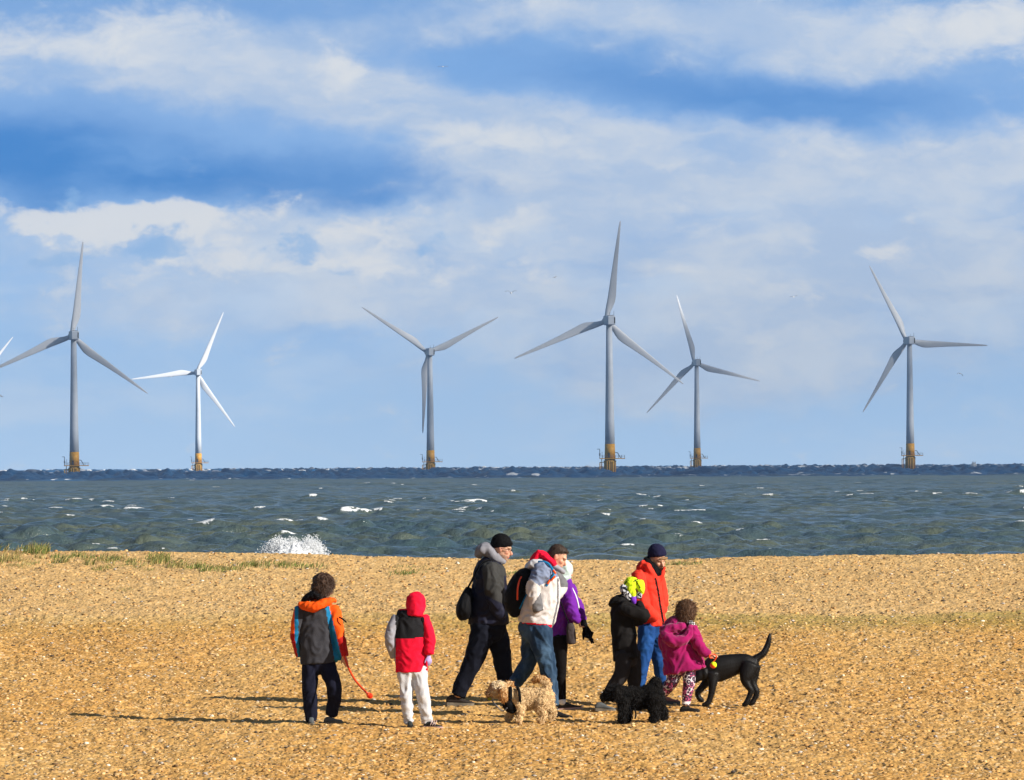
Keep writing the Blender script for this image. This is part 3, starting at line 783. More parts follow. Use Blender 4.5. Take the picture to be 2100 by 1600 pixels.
def strands(me, n, length, width, droop, comb, curl, colf, seed=0, keep=None, lift=.7, jit=.35, mat=None, tv=.25):
    """short hair locks grown over a surface; colf(points)->rgb"""
    g_ = np.random.default_rng(seed)
    me.calc_loop_triangles()
    nt_ = len(me.loop_triangles); tr = np.empty(nt_ * 3, np.int32); me.loop_triangles.foreach_get('vertices', tr); tr = tr.reshape(-1, 3)
    co = np.empty(len(me.vertices) * 3, np.float32); me.vertices.foreach_get('co', co); co = co.reshape(-1, 3).astype(float)
    A, B, C = co[tr[:, 0]], co[tr[:, 1]], co[tr[:, 2]]
    nn = np.cross(B - A, C - A); ar = np.linalg.norm(nn, axis=1); nn = nn / np.maximum(ar, 1e-12)[:, None]
    if keep is not None:
        kx, ky = proj_np((A + B + C) / 3); ar = ar * keep(kx, ky, (A + B + C) / 3)
    ti = g_.choice(nt_, n, p=ar / ar.sum())
    r1, r2 = g_.random(n), g_.random(n); sw = r1 + r2 > 1; r1[sw] = 1 - r1[sw]; r2[sw] = 1 - r2[sw]
    P = A[ti] + (B - A)[ti] * r1[:, None] + (C - A)[ti] * r2[:, None]; N = nn[ti]
    cb = np.array(comb(P) if callable(comb) else comb, float)
    D = N * lift + cb + jit * g_.standard_normal((n, 3)); D /= np.linalg.norm(D, axis=1)[:, None]
    L = length * (.55 + .8 * g_.random(n)); W = width * (.6 + .8 * g_.random(n))
    side = np.cross(D, N + .3 * g_.standard_normal((n, 3))); side /= np.maximum(np.linalg.norm(side, axis=1), 1e-6)[:, None]
    cu1 = g_.standard_normal((n, 3)) * curl
    K = 4; Vs = []
    for k in range(K):
        t = k / (K - 1)
        c = P - N * .006 + D * (L * t)[:, None] + np.array([0, 0, -droop]) * (t * t * L)[:, None] + cu1 * (np.sin(t * 3.0) * L)[:, None]
        wd = W * (1 - .75 * t ** 2)
        Vs.append(c - side * wd[:, None] / 2); Vs.append(c + side * wd[:, None] / 2)
    V = np.stack(Vs, 1).reshape(-1, 3)
    f = np.array([(2 * k, 2 * k + 1, 2 * k + 3, 2 * k + 2) for k in range(K - 1)])
    Fc = (np.arange(n)[:, None, None] * (2 * K) + f[None]).reshape(-1, 4)
    out = mesh_np('fur', V, Fc, [mat or M_fur])
    c = colf(P) * (1 - tv + 2 * tv * g_.random((n, 1)))
    setcol(out, np.repeat(c, 2 * K, 0))
    return out

M_fur = tonemat('hair_fibre', .6, .35)
M_furb = tonemat('black_coat_fibre', .6, .2)
M_skin = pm('skin', (.60, .33, .22), .5, .08, 40, .1, 200, .35)
M_skinp = pm('skin_flushed', (.58, .27, .18), .5, .08, 40, .1, 200, .35)
M_lip = pm('lips', (.42, .14, .11), .5, .05, 40, 0)
M_eye = pm('eye_dark', (.10, .055, .04), .3, .05, 40, 0)
M_brow = pm('eyebrow', (.26, .14, .085), .8, .1, 80, 0)
M_stub = pm('stubble', (.36, .22, .155), .7, .15, 120, .2, 300)
SK = [M_skin, M_skinp, M_lip, M_eye, M_brow, M_stub]

def hand(B, wrist, dirv, palmn, size=1.0, curl=25, spread=8, thumb=1, gap=None):
    """five-fingered hand fused with the arm: dirv from wrist to knuckles, palmn out of the palm"""
    d = Vector(dirv).normalized(); nrm = (Vector(palmn) - d * d.dot(Vector(palmn))).normalized(); sd = d.cross(nrm)
    w0 = Vector(wrist); s = size
    def nd(p, a, b): return (p.x, p.y, p.z, a, b)
    B.tube([nd(w0 - d * .02 * s, .024 * s, .020 * s), nd(w0 + d * .03 * s, .034 * s, .017 * s), nd(w0 + d * .075 * s, .040 * s, .014 * s), nd(w0 + d * .09 * s, .036 * s, .012 * s)], ref=nrm)
    for k, (off, ln) in enumerate(((-1.5, .068), (-.5, .080), (.5, .076), (1.5, .060))):
        p = w0 + d * .085 * s + sd * (off * .0195 * s)
        fd = (Matrix.Rotation(R(off * spread), 3, nrm) @ d) * (1 if True else 1)
        pts = [p - fd * .02 * s, p]; cur = fd; c = curl[k] if isinstance(curl, (list, tuple)) else curl
        for seg_, lf in enumerate((.44, .32, .24)):
            ax = sd
            cur = Matrix.Rotation(R(-c), 3, ax) @ cur
            if cur.dot(nrm) < (fd.dot(nrm)): cur = Matrix.Rotation(R(2 * c), 3, ax) @ cur
            p = p + cur * (ln * lf * s); pts.append(p)
        rr = (.0105, .0105, .0098, .0088, .0076)
        B.tube([nd(q, r_ * s, r_ * s) for q, r_ in zip(pts, rr)], seg=10, sub=2)
    th = (d * .75 - sd * thumb * .66 * 1 + nrm * .35).normalized()
    b0 = w0 + d * .025 * s - sd * thumb * .024 * s
    th2 = (th + d * .6).normalized()
    B.tube([nd(b0, .014 * s, .014 * s), nd(b0 + th * .035 * s, .0125 * s, .0125 * s), nd(b0 + th * .035 * s + th2 * .03 * s, .0105 * s, .0105 * s), nd(b0 + th * .035 * s + th2 * .052 * s, .0085 * s, .0085 * s)], seg=10, sub=2)

class Fig:
    def __init__(s, label, bx, by, cat='person', name='person', group=None):
        p = groundpt(bx, by, 0.0); s.Y = p.y; s.base = Vector((p.x, p.y, gz(p.x, p.y))); s.k = s.Y / F
        s.label, s.cat, s.name, s.group = label, cat, name, group
        s.body = Blob(); s.hm = None; s.sleeves = []
    def pt(s, px, py, d=0.0): return at(px, py, s.Y + d)
    def T(s, nodes, k=1.0, kb=None):
        """(px,py,r[,d[,ratio]]) -> world nodes"""
        out = []
        for nd in nodes:
            px, py, r = nd[:3]; d = nd[3] if len(nd) > 3 else 0.0; ra = nd[4] if len(nd) > 4 else 1.0
            p = s.pt(px, py, d); out.append((p.x, p.y, p.z, r * s.k * k, r * s.k * ra * (kb or k)))
        return out
    def limb(s, blob, nodes, **kw): blob.tube(s.T(nodes), **kw)
    def flesh(s, nodes, k=.72, **kw): s.body.tube(s.T(nodes, k), **kw)
    def head(s, px, py, d, yaw, pitch, roll=0, sc=1.0, neck=None, face=True):
        """px,py = middle of the head; yaw 0 faces right in the picture, +90 away, -90 to the viewer"""
        s.hc = s.pt(px, py, d); s.hm = rotm(yaw, pitch, roll); s.hs = sc
        B, M, c = s.body, s.hm, s.hc
        def E(p, r): B.ell(c + M @ (Vector(p) * sc), [x * sc for x in r], M)
        E((-.012, 0, .022), (.098, .076, .100)); E((.018, 0, -.045), (.072, .060, .075)); E((.045, 0, -.090), (.040, .036, .030))
        E((.070, 0, -.103), (.020, .024, .018)); E((.073, 0, .022), (.024, .052, .020)); E((.052, .034, -.022), (.034, .026, .030)); E((.052, -.034, -.022), (.034, .026, .030))
        E((.082, 0, -.068), (.015, .024, .015)); E((.085, 0, -.078), (.012, .02, .008))
        nd = lambda p, a, b: tuple(c + M @ (Vector(p) * sc)) + (a * sc, b * sc)
        B.tube([nd((.078, 0, .012), .010, .010), nd((.096, 0, -.012), .0125, .012), nd((.112, 0, -.032), .0155, .014), nd((.092, 0, -.044), .014, .012)], seg=10, ref=M @ Vector((1, 0, 0)))
        for sg in (-1, 1):
            E((-.004, sg * .076, -.008), (.020, .010, .032)); E((-.012, sg * .082, .004), (.014, .008, .020))
    def hl(s, C):         # world points -> head-local
        return ((np.asarray(C, float) - np.array(s.hc)) @ np.array(s.hm)) / s.hs
    def hp(s, p): return s.hc + s.hm @ (Vector(p) * s.hs)
    def hloft(s, blob, rings, seg=24):
        """rings in head space: (cx, cy, z, ax, ay[, tilt])"""
        L = []
        for (cx, cy, z, ax, ay, *tl) in rings:
            t = tl[0] if tl else 0
            L.append([s.hp((cx + ax * math.cos(2 * math.pi * i / seg), cy + ay * math.sin(2 * math.pi * i / seg), z + t * math.cos(2 * math.pi * i / seg))) for i in range(seg)])
        blob._ringgrid(L)
    def finish(s, voxel=.0062, extra=None, mats=None, stub=False):
        me = s.body.fuse(s.name, voxel, 2)
        def fn(px, py, c):
            idx = np.zeros(len(c), int)
            if s.hm is not None:
                h = s.hl(c); x, y, z = h.T; ay = np.abs(y); f = x > .045
                idx[f & (ay > .018) & (ay < .062) & (z < -.012) & (z > -.05)] = 1
                idx[(x > .095) & (ay < .02) & (z < -.01) & (z > -.05)] = 1
                idx[(np.abs(x + .006) < .026) & (ay > .070) & (np.abs(z + .006) < .035)] = 1
                if stub: idx[(x > .01) & (z < -.058) & (z > -.14)] = 5
                idx[(x > .07) & (ay < .024) & (z < -.064) & (z > -.080)] = 2
                idx[(x > .055) & (ay > .020) & (ay < .042) & (z > -.004) & (z < .007)] = 3
                idx[(x > .055) & (ay > .012) & (ay < .052) & (z > .016) & (z < .027)] = 4
            if extra is not None: idx = extra(idx, px, py, c)
            return idx
        paint(me, mats or SK, fn)
        s.root = put(s.name, me, None, s.base)
        tag(s.root, s.label, s.cat, s.group)
        return s.root
    def wear(s, name, blob, mats, fn=None, voxel=.0105, smooth=2, wrinkle=.006, wscale=13, parent=None, seed=0):
        me = blob.fuse(name, voxel, smooth, wrinkle, wscale, seed)
        paint(me, mats, fn)
        if parent is None: parent = s.root
        o = put(name, me, parent, s.base)
        for i, (nodes, kw) in enumerate(s.sleeves):
            b = Blob(); s.limb(b, nodes, **kw)
            ms = b.fuse('sleeve', voxel * .9, smooth, wrinkle, wscale, seed + 20 + i); paint(ms, mats, fn); put('sleeve', ms, o, s.base)
        s.sleeves = []
        return o
    def shoe(s, heel, toe, d, mat, smat, lift=0.0, wid=1.0, hgt=1.0, yawd=0.0, tip=0.0):
        """heel, toe: pixel columns; stands on the ground at depth d. lift: heel raised (m)"""
        a = s.pt(heel, 1460, d); b = s.pt(toe, 1460, d + yawd)
        za, zb = gz(a.x, a.y) + lift, gz(b.x, b.y) + tip
        A = Vector((a.x, a.y, za)); Bv = Vector((b.x, b.y, zb)); L = (Bv - A).length
        f = (Bv - A).normalized(); sd = Vector((f.y, -f.x, 0)).normalized() if abs(f.x) + abs(f.y) > 1e-4 else Vector((0, 1, 0)); up = sd.cross(f)
        if up.z < 0: up = -up
        q = L / .29
        prof = [(-.01, .022, .050), (.04, .033, .078), (.14, .035, .098), (.28, .034, .100), (.42, .037, .085), (.58, .043, .064), (.75, .046, .050), (.9, .040, .042), (1.0, .020, .028)]
        B = Blob(); rings = []
        for t, w_, h_ in prof:
            w_ *= q * wid; h_ *= q * hgt; L_ = []
            for i in range(18):
                an = 2 * math.pi * i / 18; c_, n_ = math.cos(an), math.sin(an)
                L_.append(A + f * (t * L) + sd * (w_ * math.copysign(abs(c_) ** .7, c_)) + up * (.018 * q + (h_ - .018 * q) * (.5 + .5 * math.copysign(abs(n_) ** .75, n_))))
            rings.append(L_)
        B._ringgrid(rings)
        me = B.raw('shoe'); me.materials.append(mat); me.polygons.foreach_set('use_smooth', [True] * len(me.polygons))
        o = put('shoe', me, s.root, s.base)
        S_ = Blob(); out = []
        for t, w_, h_ in prof: out.append((t, w_ * q * wid + .004))
        r0_, r1_ = [], []
        pts = [(t, w_) for t, w_ in out] + [(t, -w_) for t, w_ in out[::-1]]
        for t, w_ in pts:
            tt = t + (.012 if t > .5 else -.012); p = A + f * (tt * L) + sd * w_
            r0_.append(p - up * .012); r1_.append(p + up * .024 * q)
        S_._ringgrid([r0_, r1_])
        ms = S_.raw('sole'); ms.materials.append(smat); so_ = put('sole', ms, o, s.base)
        return o, A, Bv
def cord(name, pts, r, mat, parent, base, seg=8, flat=None):
    B = Blob(); B.tube([tuple(p) + (r, flat or r) for p in pts], seg=seg, sub=4)
    me = B.raw(name); me.materials.append(mat); me.polygons.foreach_set('use_smooth', [True] * len(me.polygons))
    return put(name, me, parent, base)
# ================================================================ people
def fab(name, c, rough=.8, var=.1, sc=18, b=.25, spec=.07, sheen=.0): return pm(name, c, rough, var, sc, b, 160, spec, sheen)
C_navy = fab('navy_jacket_cloth', (.010, .011, .026), .6, .2, 14, .25, .15)
C_char = fab('charcoal_sleeve_cloth', (.040, .040, .039), .8)
C_greyhood = fab('grey_fleece', (.20, .20, .225), .9)
C_black = fab('black_cloth', (.005, .005, .006), .8)
C_blackcoat = fab('black_coat_cloth', (.011, .010, .010), .85)
C_dknavy = fab('dark_navy_cloth', (.006, .007, .013), .8)
C_trnavy = fab('navy_trouser_cloth', (.009, .010, .022), .8)
C_bag = fab('black_bag_cloth', (.006, .006, .007), .7)
C_red = fab('red_coat_cloth', (.68, .040, .022), .7)
C_hotred = fab('crimson_fleece', (.72, .008, .035), .8)
C_orange = fab('orange_cloth', (.80, .095, .008), .7)
C_darkred = fab('dark_red_cloth', (.38, .012, .010), .7)
C_blue = fab('bright_blue_cloth', (.012, .17, .36), .7)
C_grey = fab('slate_grey_cloth', (.042, .042, .049), .8)
C_yoke = fab('near_black_fleece', (.016, .016, .018), .85)
C_white = fab('off_white_softshell', (.56, .53, .52), .75)
C_bluegrey = fab('blue_grey_softshell', (.17, .205, .30), .75)
C_cuff = fab('grey_cuff', (.14, .14, .15), .8)
C_ltgrey = fab('light_grey_sweatcloth', (.54, .54, .56), .9)
C_midgrey = fab('silver_grey_cloth', (.28, .28, .32), .6)
C_purple = fab('purple_coat_cloth', (.135, .018, .27), .75)
C_mint = fab('pale_mint_hood', (.46, .56, .53), .85)
C_magenta = fab('magenta_coat_cloth', (.27, .002, .085), .85, .12, 18, .3, .15, .2)
C_neon = fab('neon_yellow_cloth', (.62, .80, .02), .7)
C_purplestrap = fab('violet_strap', (.20, .05, .55), .7)
C_dkgrey = fab('dark_grey_cloth', (.022, .021, .023), .85)
C_lilac = fab('lilac_glove', (.42, .34, .62), .8)
C_leg = fab('black_leggings', (.006, .005, .005), .8)
C_sockw = fab('white_sock', (.7, .7, .7), .9)
C_shoeg = fab('grey_shoe', (.10, .11, .115), .6); C_sole = fab('shoe_sole', (.16, .14, .11), .8); C_soleb = fab('black_sole', (.02, .02, .02), .7)
C_shoeb = fab('black_shoe', (.018, .017, .017), .55); C_shoebr = fab('brown_black_shoe', (.035, .028, .025), .6); C_shoep = fab('pink_grey_shoe', (.36, .17, .15), .7)
C_solep = fab('pale_pink_sole', (.45, .30, .27), .7)
C_lead = fab('orange_plastic', (.82, .07, .008), .4, .05, 20, 0, .5)
C_yball = fab('yellow_green_felt', (.55, .72, .02), .9)
def denim(name, c, hi):
    mt, nt, b = newmat(name)
    co = nt.node('ShaderNodeTexCoord').outputs['Object']
    f = nt.noise(nt.vmath('MULTIPLY', co, (1, 1, .45)), 7, 5, .6)
    nt.l.new(nt.mix(nt.ss(f, .38, .68), c + (1,), hi + (1,)), b.inputs['Base Color']); b.inputs['Roughness'].default_value = .85; b.inputs['Specular IOR Level'].default_value = .15
    bn = nt.node('ShaderNodeBump'); bn.inputs['Strength'].default_value = .3; bn.inputs['Distance'].default_value = .01
    nt.l.new(nt.noise(nt.vmath('MULTIPLY', co, (1, 1, 2.5)), 22, 4), bn.inputs['Height']); nt.l.new(bn.outputs[0], b.inputs['Normal'])
    return mt
C_jean = denim('faded_denim', (.012, .030, .062), (.050, .096, .160))
C_jeanb = denim('bright_blue_denim', (.008, .045, .17), (.014, .075, .26))
def print_leg():
    mt, nt, b = newmat('swirl_print_leggings')
    co = nt.node('ShaderNodeTexCoord').outputs['Object']
    v = nt.node('ShaderNodeTexVoronoi'); nt.put(v.inputs['Vector'], co); v.inputs['Scale'].default_value = 19; v.inputs['Randomness'].default_value = .9
    ring = nt.math('SINE', nt.math('MULTIPLY', v.outputs['Distance'], 15.0))
    hue = nt.sep(v.outputs['Color'])[0]
    cl_ = nt.ramp(hue, [(0, (.42, .05, .16)), (.45, (.5, .10, .22)), (.55, (.75, .68, .72)), (1, (.8, .75, .78))])
    n = nt.noise(co, 30, 2)
    f = nt.math('MULTIPLY', nt.ss(ring, .15, .5), nt.ss(n, .3, .5))
    nt.l.new(nt.mix(f, (.035, .010, .035, 1), cl_), b.inputs['Base Color']); b.inputs['Roughness'].default_value = .8
    return mt
C_print = print_leg()
def hairmat(c, n): return fab(n, c, .6, .3, 40, .4, .3)
C_hbrown = hairmat((.045, .022, .012), 'brown_hair'); C_hdark = hairmat((.034, .020, .013), 'dark_hair'); C_hcurl = hairmat((.085, .040, .018), 'curly_brown_hair'); C_hfringe = hairmat((.20, .11, .045), 'light_fringe')

def zero(px, py, c): return np.zeros(len(c), int)
def beanie(f, mat, rings=None, name='woolly_hat'):
    B = Blob(); f.hloft(B, rings or [(-.012, 0, .008, .104, .088, .034), (-.012, 0, .03, .112, .094, .034), (-.014, 0, .058, .113, .095, .022), (-.016, 0, .09, .104, .088), (-.018, 0, .122, .080, .068), (-.02, 0, .145, .045, .04), (-.02, 0, .152, .012, .012)])
    return f.wear(name, B, [mat], voxel=.007, wrinkle=.002, wscale=40)

# ---- man in a navy jacket and black beanie, striding right
f = Fig('person in black beanie and navy jacket with a grey hood, striding right', 1000, 1448)
f.head(1029, 1125, 0, -6, 14)
f.flesh([(1012, 1140, 13), (1010, 1152, 15), (1006, 1175, 32, 0, 1.3), (1003, 1215, 36, 0, 1.1), (1002, 1260, 38, 0, .95), (1002, 1296, 36, 0, .9)], .8)
rear = [(992, 1288, 25, -.08), (981, 1325, 23, -.09), (969, 1358, 19.5, -.09), (953, 1392, 17, -.08), (939, 1426, 16, -.08)]
front = [(1014, 1288, 25, .08), (1024, 1325, 22, .09), (1031, 1358, 19, .09), (1036, 1392, 16.5, .09), (1041, 1430, 15, .09)]
armn = [(1004, 1164, 17, -.19), (1008, 1192, 17.5, -.22), (1012, 1224, 16.5, -.22), (1020, 1249, 14, -.19), (1028, 1263, 11, -.16)]
armf = [(1008, 1166, 16, .19), (1012, 1200, 16, .21), (1018, 1232, 15, .2), (1028, 1262, 11, .15)]
for L in (rear, front, armn, armf): f.flesh(L, .62)
hd = f.pt(1024, 1258, -.08); hand(f.body, hd, (.5, .3, -1), (0, 1, 0), .9, 20)
f.finish(stub=True)
J = Blob(); f.limb(J, [(1010, 1148, 19, 0, 1.0), (1007, 1158, 27, 0, 1.35), (1005, 1176, 33, 0, 1.42), (1003, 1210, 37, 0, 1.15), (1002, 1245, 40, 0, 1.0), (1002, 1279, 42, 0, .95)], cap1=.12)
f.sleeves.append((armn, dict())); f.sleeves.append((armf, dict()))
def fn(px, py, c):
    near = c[:, 1] < f.Y - .10
    line = 1228 + (px - 1010) * .5
    sl = near & (py < line) & (py > 1152) & (px > 988 + (py - 1150) * .10)
    return np.where(sl | ((px > 1010) & (py < 1182) & (py > 1158) & (c[:, 1] < f.Y)), 1, 0)
f.wear('jacket', J, [C_navy, C_char], fn, wrinkle=.009, wscale=12, seed=1)
H_ = Blob(); f.limb(H_, [(981, 1140, 8, 0, 1.8), (987, 1129, 13, 0, 1.9), (999, 1128, 15, 0, 1.5), (1011, 1140, 12, -.02, 1.6), (1024, 1149, 9, -.02, 1.6), (1035, 1153, 5, -.02, 1.6)])
f.wear('hood', H_, [C_greyhood], wrinkle=.006, wscale=14)
T_ = Blob(); f.limb(T_, [(1002, 1264, 37, 0, .9), (1002, 1290, 37, 0, .85), (1003, 1305, 31, 0, .85)]); f.limb(T_, rear, cap1=.1); f.limb(T_, front, cap1=.1)
f.wear('trousers', T_, [C_dknavy], wrinkle=.008, wscale=11, seed=2)
beanie(f, C_black)
f.shoe(915, 972, -.08, C_shoebr, C_sole, lift=.015, hgt=1.05); f.shoe(1030, 1084, .09, C_shoebr, C_sole)
gl = [f.hp(p) for p in ((.0, -.084, .002), (.05, -.078, .006), (.098, -.05, .006), (.106, -.015, .004), (.106, .015, .004), (.098, .05, .006))]
cord('glasses', gl, .0032, C_black, f.root, f.base)
fn_man = f
bagb = Blob(); f.limb(bagb, [(961, 1206, 6, -.05, 2.2), (957, 1222, 11, -.05, 3), (952, 1242, 15, -.05, 3.2), (951, 1258, 15.5, -.05, 3), (953, 1267, 12, -.05, 3)], cap0=.3, cap1=.4, sq=3.2)
me = bagb.fuse('shoulder_bag', .009, 2, .003, 20); paint(me, [C_bag], None); bb = f.pt(952, 1270, -.05)
o = put('shoulder_bag', me, None, bb); tag(o, 'black shoulder bag hanging behind the navy jacket', 'bag')
cord('strap', [f.pt(958, 1208, -.12), f.pt(968, 1190, -.15), f.pt(980, 1165, -.17), f.pt(994, 1150, -.16), f.pt(1010, 1150, -.12)], .010, C_bag, o, bb, flat=.018)

# ---- man with the backpack
f = Fig('dark-haired person in white and blue-grey jacket and jeans wearing a backpack', 1128, 1469)
f.head(1143, 1142, 0, -8, 29, 0, .97)
f.flesh([(1134, 1153, 12), (1127, 1163, 14), (1117, 1180, 30, 0, 1.4), (1110, 1220, 36, 0, 1.15), (1101, 1262, 36, 0, 1), (1098, 1298, 33, 0, .9)], .8)
fl = [(1107, 1294, 25, -.08), (1113, 1330, 21.5, -.09), (1123, 1366, 17.5, -.09), (1128, 1400, 15.5, -.08), (1133, 1447, 13.5, -.08)]
rl = [(1091, 1294, 23, .08), (1089, 1330, 20, .09), (1083, 1360, 17, .09), (1065, 1389, 14.5, .09), (1047, 1413, 12.5, .09)]
an = [(1113, 1167, 18, -.17), (1105, 1185, 18, -.21), (1094, 1206, 15.5, -.23), (1096, 1228, 13.5, -.22), (1103, 1252, 11.5, -.2)]
af = [(1128, 1174, 16, .17), (1143, 1190, 14, .2), (1151, 1206, 13, .2), (1138, 1226, 10, .12)]
for L in (fl, rl, an, af): f.flesh(L, .62)
hand(f.body, f.pt(1103, 1246, -.08), (.35, .2, -1), (0, 1, 0), .9, 20)
f.finish(stub=False)
J = Blob(); f.limb(J, [(1131, 1158, 15, 0, 1.0), (1123, 1166, 24, 0, 1.4), (1117, 1180, 31, 0, 1.4), (1112, 1205, 36, 0, 1.15), (1108, 1235, 38.5, 0, 1.0), (1101, 1264, 39, 0, .95), (1097, 1281, 36, 0, .95)], cap1=.12)
f.sleeves.append((an, dict(cap1=.2))); f.sleeves.append((af, dict()))
def fn(px, py, c):
    near = c[:, 1] < f.Y - .12
    blue = py < np.minimum(1184 + np.maximum(0, px - 1084) * .8, 1202 - (px - 1105) * .5)
    i = np.where(blue, 1, 0)
    i = np.where(near & (py > 1226 + (1102 - px) * 1.5) & (px > 1092) & (px < 1114) & (py < 1262) & (c[:, 1] < f.Y - .195), 2, i)
    i = np.where((py > 1276 + (px - 1065) * .07), 3, i)
    i = np.where((c[:, 1] > f.Y + .08) & (px > 1140), np.where(py < 1205, 2, 0), i)
    i = np.where((np.abs(px - (1144 - np.maximum(0, py - 1235) * .22)) < 1.8) & (py > 1186), 2, i)
    return i
f.wear('jacket', J, [C_white, C_bluegrey, C_cuff, C_hotred], fn, wrinkle=.011, wscale=12, seed=3)
H_ = Blob(); f.limb(H_, [(1090, 1152, 6, 0, 1.8), (1099, 1144, 9, 0, 2), (1108, 1137, 9, 0, 2), (1122, 1145, 9, -.02, 1.8), (1133, 1155, 8, -.03, 1.8), (1141, 1162, 5, -.03, 1.8)])
f.limb(H_, [(1106, 1133, 5, 0, 3), (1122, 1146, 7, -.04, 2.4), (1138, 1159, 5, -.06, 2.2)])
f.wear('hood', H_, [C_hotred], wrinkle=.006, wscale=16)
H_ = Blob(); f.limb(H_, [(1078, 1168, 5, -.02, 2), (1088, 1159, 9, -.02, 2), (1100, 1154, 9, -.04, 2), (1113, 1152, 6, -.06, 2)])
f.wear('hood_lining', H_, [C_ltgrey], wrinkle=.005, wscale=16)
H_ = Blob(); f.limb(H_, [(1136, 1161, 7, -.04, 1.6), (1146, 1167, 6.5, -.04, 1.6), (1155, 1173, 5, -.02, 1.6)])
f.wear('collar', H_, [C_midgrey], wrinkle=.004)
T_ = Blob(); f.limb(T_, [(1098, 1270, 33, 0, .95), (1098, 1292, 34, 0, .9), (1098, 1306, 29, 0, .9)]); f.limb(T_, fl, cap1=.1); f.limb(T_, rl, cap1=.1)
f.wear('jeans', T_, [C_jean], wrinkle=.010, wscale=13, seed=4)
hb = Blob(); f.hloft(hb, [(-.05, 0, -.07, .05, .062, .02), (-.046, 0, -.04, .066, .077, .03), (-.036, 0, -.005, .080, .081, .045), (-.026, 0, .03, .091, .082, .045), (-.018, 0, .058, .096, .080, .03), (-.016, 0, .085, .092, .073, .015), (-.018, 0, .11, .068, .055, .005), (-.02, 0, .127, .025, .025)])
o = f.wear('hair', hb, [C_hdark], voxel=.007, wrinkle=.002, wscale=60)
put('cropped_hair', strands(hb.fuse('t', .009, 1), 9000, .016, .0025, .2, (0.3, 0, -.6), .1, lambda P: np.tile(np.array([.042, .024, .015]), (len(P), 1)), 13, lift=.3), o, f.base)
f.shoe(1134, 1174, -.08, C_shoeb, C_soleb, hgt=1.1); f.shoe(1036, 1066, .09, C_shoeb, C_soleb, lift=.13)
# backpack
bk = Blob(); f.limb(bk, [(1083, 1171, 9, 0, 2.6), (1071, 1184, 17, 0, 1.6), (1060, 1212, 22, 0, 1.35), (1055, 1240, 20, 0, 1.35), (1058, 1261, 11, 0, 1.9)], sq=2.6, cap0=.5, cap1=.5)
me = bk.fuse('backpack', .009, 2, .006, 14); paint(me, [C_bag], None); bb = f.pt(1058, 1268)
o = put('backpack', me, None, bb); tag(o, 'black backpack with orange piping and blue straps on the back of the person in white', 'backpack')
cord('piping', [f.pt(1075, 1176, -.10), f.pt(1067, 1187, -.13), f.pt(1062, 1205, -.145), f.pt(1061, 1230, -.14)], .009, C_lead, o, bb)
cord('piping', [f.pt(1053, 1188, -.06), f.pt(1045, 1202, -.07), f.pt(1040, 1216, -.06)], .007, C_lead, o, bb)
cord('strap', [f.pt(1080, 1219, -.16), f.pt(1073, 1233, -.17), f.pt(1066, 1248, -.15)], .006, C_blue, o, bb, flat=.012)
cord('shoulder_strap', [f.pt(1104, 1152, -.16), f.pt(1118, 1153, -.19), f.pt(1128, 1160, -.2), f.pt(1135, 1176, -.185), f.pt(1128, 1190, -.20), f.pt(1120, 1202, -.2)], .012, C_blue, o, bb, flat=.008)
for a, b_ in (((1135, 1170), (1139, 1176)), ((1138, 1182), (1131, 1190)), ((1128, 1190), (1123, 1197))):
    cord('buckle', [f.pt(*a, -.205), f.pt((a[0] + b_[0]) / 2, (a[1] + b_[1]) / 2, -.215), f.pt(*b_, -.215)], .010, C_orange, o, bb)

# ---- child in purple coat beyond him
f = Fig('person in purple coat and pale mint hood, half hidden behind the backpack wearer', 1160, 1453)
f.head(1154, 1170, 0, 0, 12, 0, .88)
f.flesh([(1152, 1188, 11), (1152, 1200, 15, 0, 1.2), (1154, 1230, 22, 0, 1.1), (1148, 1290, 18), (1148, 1320, 18)], .8)
ln = [(1149, 1308, 16, -.06), (1150, 1345, 13.5, -.07), (1151, 1380, 10.5, -.07), (1152, 1410, 9, -.07), (1153, 1440, 7.5, -.07)]
lf = [(1143, 1308, 15, .07), (1139, 1350, 12, .07), (1134, 1390, 10, .07), (1128, 1436, 8, .07)]
an = [(1161, 1205, 13, -.13), (1167, 1231, 14.5, -.15), (1172, 1254, 13.5, -.15), (1181, 1268, 11, -.15), (1188, 1274, 8.5, -.15)]
af = [(1168, 1206, 12, .13), (1182, 1235, 11, .15), (1190, 1256, 9.5, .15), (1195, 1272, 8, .15)]
for L in (ln, lf, an): f.flesh(L, .66)
hand(f.body, f.pt(1187, 1274, -.15), (.25, 0, -1), (1, .3, 0), .62, 50)
f.finish()
J = Blob(); f.limb(J, [(1156, 1190, 13, 0, 1.1), (1157, 1202, 20, 0, 1.4), (1158, 1225, 24, 0, 1.2), (1156, 1255, 25, 0, 1.05), (1149, 1288, 21, 0, 1.15), (1147, 1318, 18, 0, 1.4)], cap1=.12)
f.sleeves.append((an, dict(cap1=.2))); f.sleeves.append((af, dict(cap1=.2))); f.limb(J, [(1158, 1191, 8, 0, 1.6), (1166, 1192, 6, 0, 1.6), (1169, 1196, 4, 0, 1.6)])
f.wear('coat', J, [C_purple, C_hotred], lambda px, py, c: np.where(py > 1316.5, 1, 0), wrinkle=.008, wscale=13, seed=5)
H_ = Blob(); f.hloft(H_, [(-.01, 0, -.15, .085, .09), (0, 0, -.11, .100, .095), (0, 0, -.05, .120, .10), (-.005, 0, .02, .125, .104), (-.012, 0, .075, .115, .098), (-.02, 0, .115, .08, .07), (-.02, 0, .135, .03, .03)])
f.wear('hood', H_, [C_mint], wrinkle=.006, wscale=18)
T_ = Blob(); f.limb(T_, [(1147, 1300, 16, 0, 1.1), (1147, 1322, 15, 0, 1.1)]); f.limb(T_, ln); f.limb(T_, lf)
